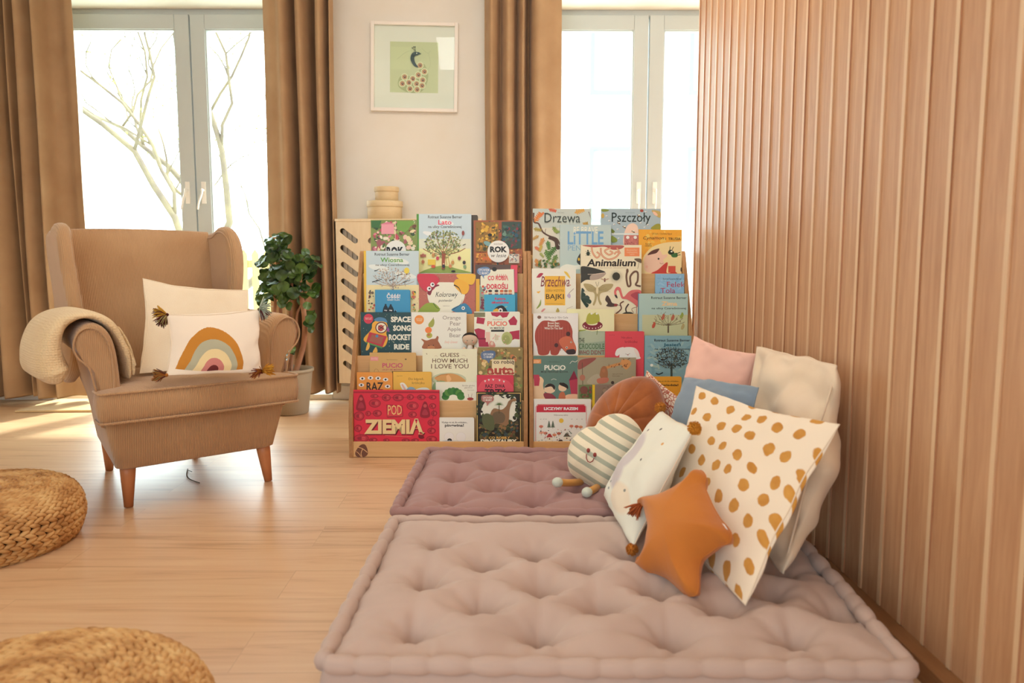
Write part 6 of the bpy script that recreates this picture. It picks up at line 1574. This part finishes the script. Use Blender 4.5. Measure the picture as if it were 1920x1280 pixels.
for p, d, cols, sd in ((TL, (-.7, -.2, .3), ['C9963A', '5A2E2A', 'C9963A'], 1), (TL, (-.5, -.3, -.7), ['6A3430', '4A2624', '9A8A5A'], 2), (TR, (.5, -.3, .3), ['C4CDBC', 'AEBBA8'], 3), (TR, (.6, -.2, -.4), ['6A3A3A', 'C4CDBC'], 7), (BL, (-.9, -.1, .05), ['A8682E', '5A2E2A', '9A7A4A'], 4), (BR, (.8, -.2, .35), ['D09A3A', 'C98A34'], 5), (BR, (-.3, -.6, .1), ['7A3A2E', 'A8682E'], 6)):
    tassel(e, e.location, p, d, .048, cols, sd)

# ================================================================== POUFS of braided seagrass
M_GRASS = None
m, nt_, b = new_mat('braided_seagrass')
tcn = N(nt_, 'ShaderNodeTexCoord'); n1 = N(nt_, 'ShaderNodeTexNoise'); n1.inputs['Scale'].default_value = 16; n1.inputs['Detail'].default_value = 4; nt_.links.new(tcn.outputs['Object'], n1.inputs['Vector'])
n2 = N(nt_, 'ShaderNodeTexNoise'); n2.inputs['Scale'].default_value = 260; nt_.links.new(tcn.outputs['Object'], n2.inputs['Vector'])
rm = N(nt_, 'ShaderNodeValToRGB'); rm.color_ramp.elements[0].position = .33; rm.color_ramp.elements[0].color = lin('A4703C'); rm.color_ramp.elements[1].position = .68; rm.color_ramp.elements[1].color = lin('DDB47A')
e_ = rm.color_ramp.elements.new(.5); e_.color = lin('CD9C62')
nt_.links.new(n1.outputs[0], rm.inputs[0]); nt_.links.new(rm.outputs[0], b.inputs['Base Color']); b.inputs['Roughness'].default_value = .6; b.inputs['Specular IOR Level'].default_value = .3
bump(nt_, b, n2.outputs[0], .2, .0008)
M_GRASS = m
M_CORE = plain('pouf_core_dark', '52331C', .9, .1)
def pouf_mesh():
    mb = MB(); rnd = random.Random(5)
    R_, Hh = .30, .175
    # profile from the centre of the top out, round the side and under
    prof = []
    for k in range(11): prof.append((.014 + k * .0232, Hh + .004 - .012 * (k / 11) ** 3))
    for k in range(1, 11):
        a = k * PI / 11 * 1.06; prof.append((.243 + .060 * math.sin(a), Hh * .5 - .006 + (Hh * .5 + .0) * math.cos(a)))
    for i, (r, z) in enumerate(prof):
        a = prof[max(0, i - 1)]; c = prof[min(len(prof) - 1, i + 1)]
        tx, tz = c[0] - a[0], c[1] - a[1]; L = math.hypot(tx, tz); tx /= L; tz /= L
        nx, nz_ = tz * -1, tx            # outward normal
        if nx * (r) + nz_ * (z - Hh / 2) < 0: nx, nz_ = -nx, -nz_
        seg = max(6, int(2 * PI * r / .029))
        for k in range(seg):
            th = 2 * PI * (k + .5 * (i % 2)) / seg + i * .3
            for s in (-1, 1):
                ph = th + (.25 if s > 0 else -.25) * 2 * PI / seg
                ct, st = math.cos(ph), math.sin(ph)
                er = Vector((ct, st, 0)); et = Vector((-st, ct, 0)); ez = Vector((0, 0, 1))
                T = er * tx + ez * tz; Nn = er * nx + ez * nz_
                pos = er * r + ez * z + T * s * .0056 + Nn * (.001 + rnd.uniform(-.0015, .0015))
                d = (et + T * s * .36).normalized(); b2 = Nn.cross(d).normalized()
                Mx = Matrix((d, b2, Nn)).transposed()
                mb.ball(pos, (.0205 * rnd.uniform(.92, 1.08), .0080, .0084), 8, 6, 0, M=Mx)
    core = MB(); core.lathe([(.001, Hh - .004), (.2, Hh - .010), (.26, Hh * .80), (.288, Hh * .5), (.26, Hh * .2), (.22, .004), (.001, .003)][::-1], seg=48)
    return mb, core
pm, pcx = pouf_mesh()
po = empty('pouf', 'round braided seagrass floor pouf between the armchair and the left photo edge', 'pouf', (-1.70, 2.47, 0), .4, group='braided floor poufs')
o1 = pm.build('braided_cover', M_GRASS, po); o2 = pcx.build('core', M_CORE, po)
po2 = po.copy(); COL.objects.link(po2); po2.location = (-.82, 1.27, 0); po2.rotation_euler.z = 1.3
po2['label'] = 'round braided seagrass floor pouf cut off by the bottom edge, nearest the camera'
for o in (o1, o2):
    c = o.copy(); COL.objects.link(c); c.parent = po2

# ================================================================== POTTED PLANT
PY = 4.60
pr_ = P(542, 690, Y=PY); pb_ = P(542, 772, Y=PY)
rimr = (P(588, 690, Y=PY).x - P(497, 690, Y=PY).x) / 2
plant = empty('potted_plant', 'round-leaved plant with thick stems in a pale grey pot beside the armchair', 'plant', (pr_.x, PY, 0))
HP = pr_.z - .0
M_POT = plain('pot_grey_beige', 'A8977F', .55, .3); M_SOIL = fabric('potting_soil', '3A2A20', '241A14', scale=120, strength=.8); M_STEM = fabric('woody_stem', 'B98A6C', '9A6A50', scale=60, strength=.5, sheen=0)
MB().lathe([(rimr * .70, .002), (rimr * .74, .006), (rimr * .93, HP - .03), (rimr * .94, HP - .02), (rimr, HP - .016), (rimr, HP), (rimr * .95, HP + .001), (rimr * .91, HP - .03), (rimr * .9, HP - .05)], seg=48).build('pot', M_POT, plant)
MB().lathe([(.001, HP - .038), (rimr * .6, HP - .036), (rimr * .91, HP - .042)], seg=32).build('soil', M_SOIL, plant)
def pp(x, y, dy=0): 
    p = P(x, y, Y=PY + dy); return p - Vector((pr_.x, PY, 0))
stems = [([(553, 700), (562, 672), (570, 640), (571, 600), (566, 560), (562, 530), (566, 500)], .018, -.02), ([(535, 702), (532, 660), (530, 620), (526, 580), (528, 545), (522, 500), (520, 465)], .013, .03), ([(520, 702), (514, 650), (514, 600), (516, 560), (508, 540)], .011, -.03), ([(545, 702), (547, 650), (545, 600), (546, 560), (548, 520)], .012, .06), ([(538, 702), (548, 660), (556, 620), (558, 585), (575, 560)], .009, 0)]
for pts, r, dy in stems:
    q = MB(); L = cr([pp(x, y, dy) for x, y in pts], 5); L[0].z = HP - .05
    q.tube(L, [r * (1 - .35 * i / len(L)) for i in range(len(L))], 10); q.build('stem', M_STEM, plant)
rnd = random.Random(9)
m, nt_, b = new_mat('glossy_green_leaf')
gi = N(nt_, 'ShaderNodeTexNoise'); gi.inputs['Scale'].default_value = 9; tcn = N(nt_, 'ShaderNodeTexCoord'); nt_.links.new(tcn.outputs['Object'], gi.inputs['Vector'])
rm = N(nt_, 'ShaderNodeValToRGB'); rm.color_ramp.elements[0].position = .35; rm.color_ramp.elements[0].color = lin('1E3818'); rm.color_ramp.elements[1].position = .68; rm.color_ramp.elements[1].color = lin('55752C')
nt_.links.new(gi.outputs[0], rm.inputs[0]); nt_.links.new(rm.outputs[0], b.inputs['Base Color']); b.inputs['Roughness'].default_value = .3
M_LEAF = m
lf = MB(); pet = MB()
def leaf(c, nrm, r, hook):
    nrm = nrm.normalized(); a = Vector((0, 0, -1)); a = (a - nrm * a.dot(nrm)); a = a.normalized() if a.length > .05 else Vector((1, 0, 0)); b2 = nrm.cross(a)
    vs = [c + nrm * -.0035]; n = 16
    for ring_, rr2 in ((.55, -.002), (1, 0)):
        for k in range(n):
            q = 2 * PI * k / n; e__ = 1 + .10 * math.cos(q) ; w_ = 1 - .06 * math.cos(2 * q)
            vs.append(c + (a * math.cos(q) * e__ + b2 * math.sin(q) * w_) * r * ring_ + nrm * (rr2 + .0035 * math.sin(3 * q + r * 900) * ring_ - .004 * abs(math.cos(q)) * ring_))
    fs = [(0, 1 + k, 1 + (k + 1) % n) for k in range(n)] + [(1 + k, 1 + n + k, 1 + n + (k + 1) % n, 1 + (k + 1) % n) for k in range(n)]
    lf.add(vs, fs)
    if hook is not None: pet.tube([c - a * r * .3, (c + hook) / 2 + Vector((0, 0, .008)), hook], .0013, 5)
blobs = [(522, 462, 26, 26, 26), (520, 492, 32, 26, 34), (535, 525, 44, 30, 48), (560, 500, 28, 28, 28), (512, 545, 28, 20, 20), (578, 498, 16, 30, 14), (550, 555, 30, 22, 20), (500, 560, 14, 14, 7), (582, 595, 8, 22, 7), (530, 665, 22, 24, 9), (492, 505, 8, 16, 5), (590, 545, 8, 20, 5)]
for (bx, by, rx, ry, cnt) in blobs:
    for _ in range(cnt):
        a_ = rnd.uniform(0, 2 * PI); q_ = math.sqrt(rnd.random()); x = bx + rx * q_ * math.cos(a_); y = by + ry * q_ * math.sin(a_); dy = rnd.uniform(-.11, .11)
        c = pp(x, y, dy); st = min(stems, key=lambda s_: min((x - p[0]) ** 2 + (y - p[1]) ** 2 for p in s_[0])); near = min(st[0], key=lambda p: (x - p[0]) ** 2 + (y - p[1]) ** 2)
        hk = pp(near[0], near[1], st[2])
        if (hk - c).length > .14: hk = c + (hk - c).normalized() * .12
        leaf(c, Vector((rnd.uniform(-.6, .6), rnd.uniform(-1, -.25), rnd.uniform(-.1, .9))), rnd.uniform(.019, .034), hk)
for (x, y, r, nr) in ((531, 438, .034, (.2, -.35, .9)), (503, 448, .028, (-.3, -.4, .8)), (520, 440, .03, (0, -.4, .9)), (591, 482, .030, (.4, -.3, .8)), (597, 495, .026, (.5, -.3, .8)), (486, 493, .028, (-.5, -.4, .7)), (484, 548, .024, (-.5, -.6, .5)), (531, 536, .034, (0, -1, .2)), (517, 542, .032, (-.1, -1, .1)), (550, 548, .036, (.1, -1, .1)), (528, 515, .034, (0, -1, .3)), (512, 480, .03, (-.2, -.9, .4)), (582, 598, .028, (.3, -.8, .1)), (576, 572, .024, (.2, -.8, .3))):
    c = pp(x, y, -.10); leaf(c, Vector(nr), r, pp(x + (545 - x) * .4, y + 14, 0))
lf.add(pet.v, pet.f, 1); lf.build('foliage', [M_LEAF, plain('petiole_green', '5A7A34', .5)], plant)
# dark strand added to stand for a reflection in the floor under the chair
q = MB(); a0 = P(352, 880, Z=.004)
q.tube(cr([P(352, 879, Z=.004), P(350, 890, Z=.006), (P(356, 898, Z=.004)), P(374, 905, Z=.003)], 5), .0022, 6); q.tube([P(352, 881, Z=.005), P(360, 884, Z=.010)], .0016, 5)
tag(q.build('floor_reflection', plain('reflection_brown', '5A4A34', .8)), 'thin curved dry sprig on the floor under the armchair', 'twig')
bpy.context.view_layer.update()
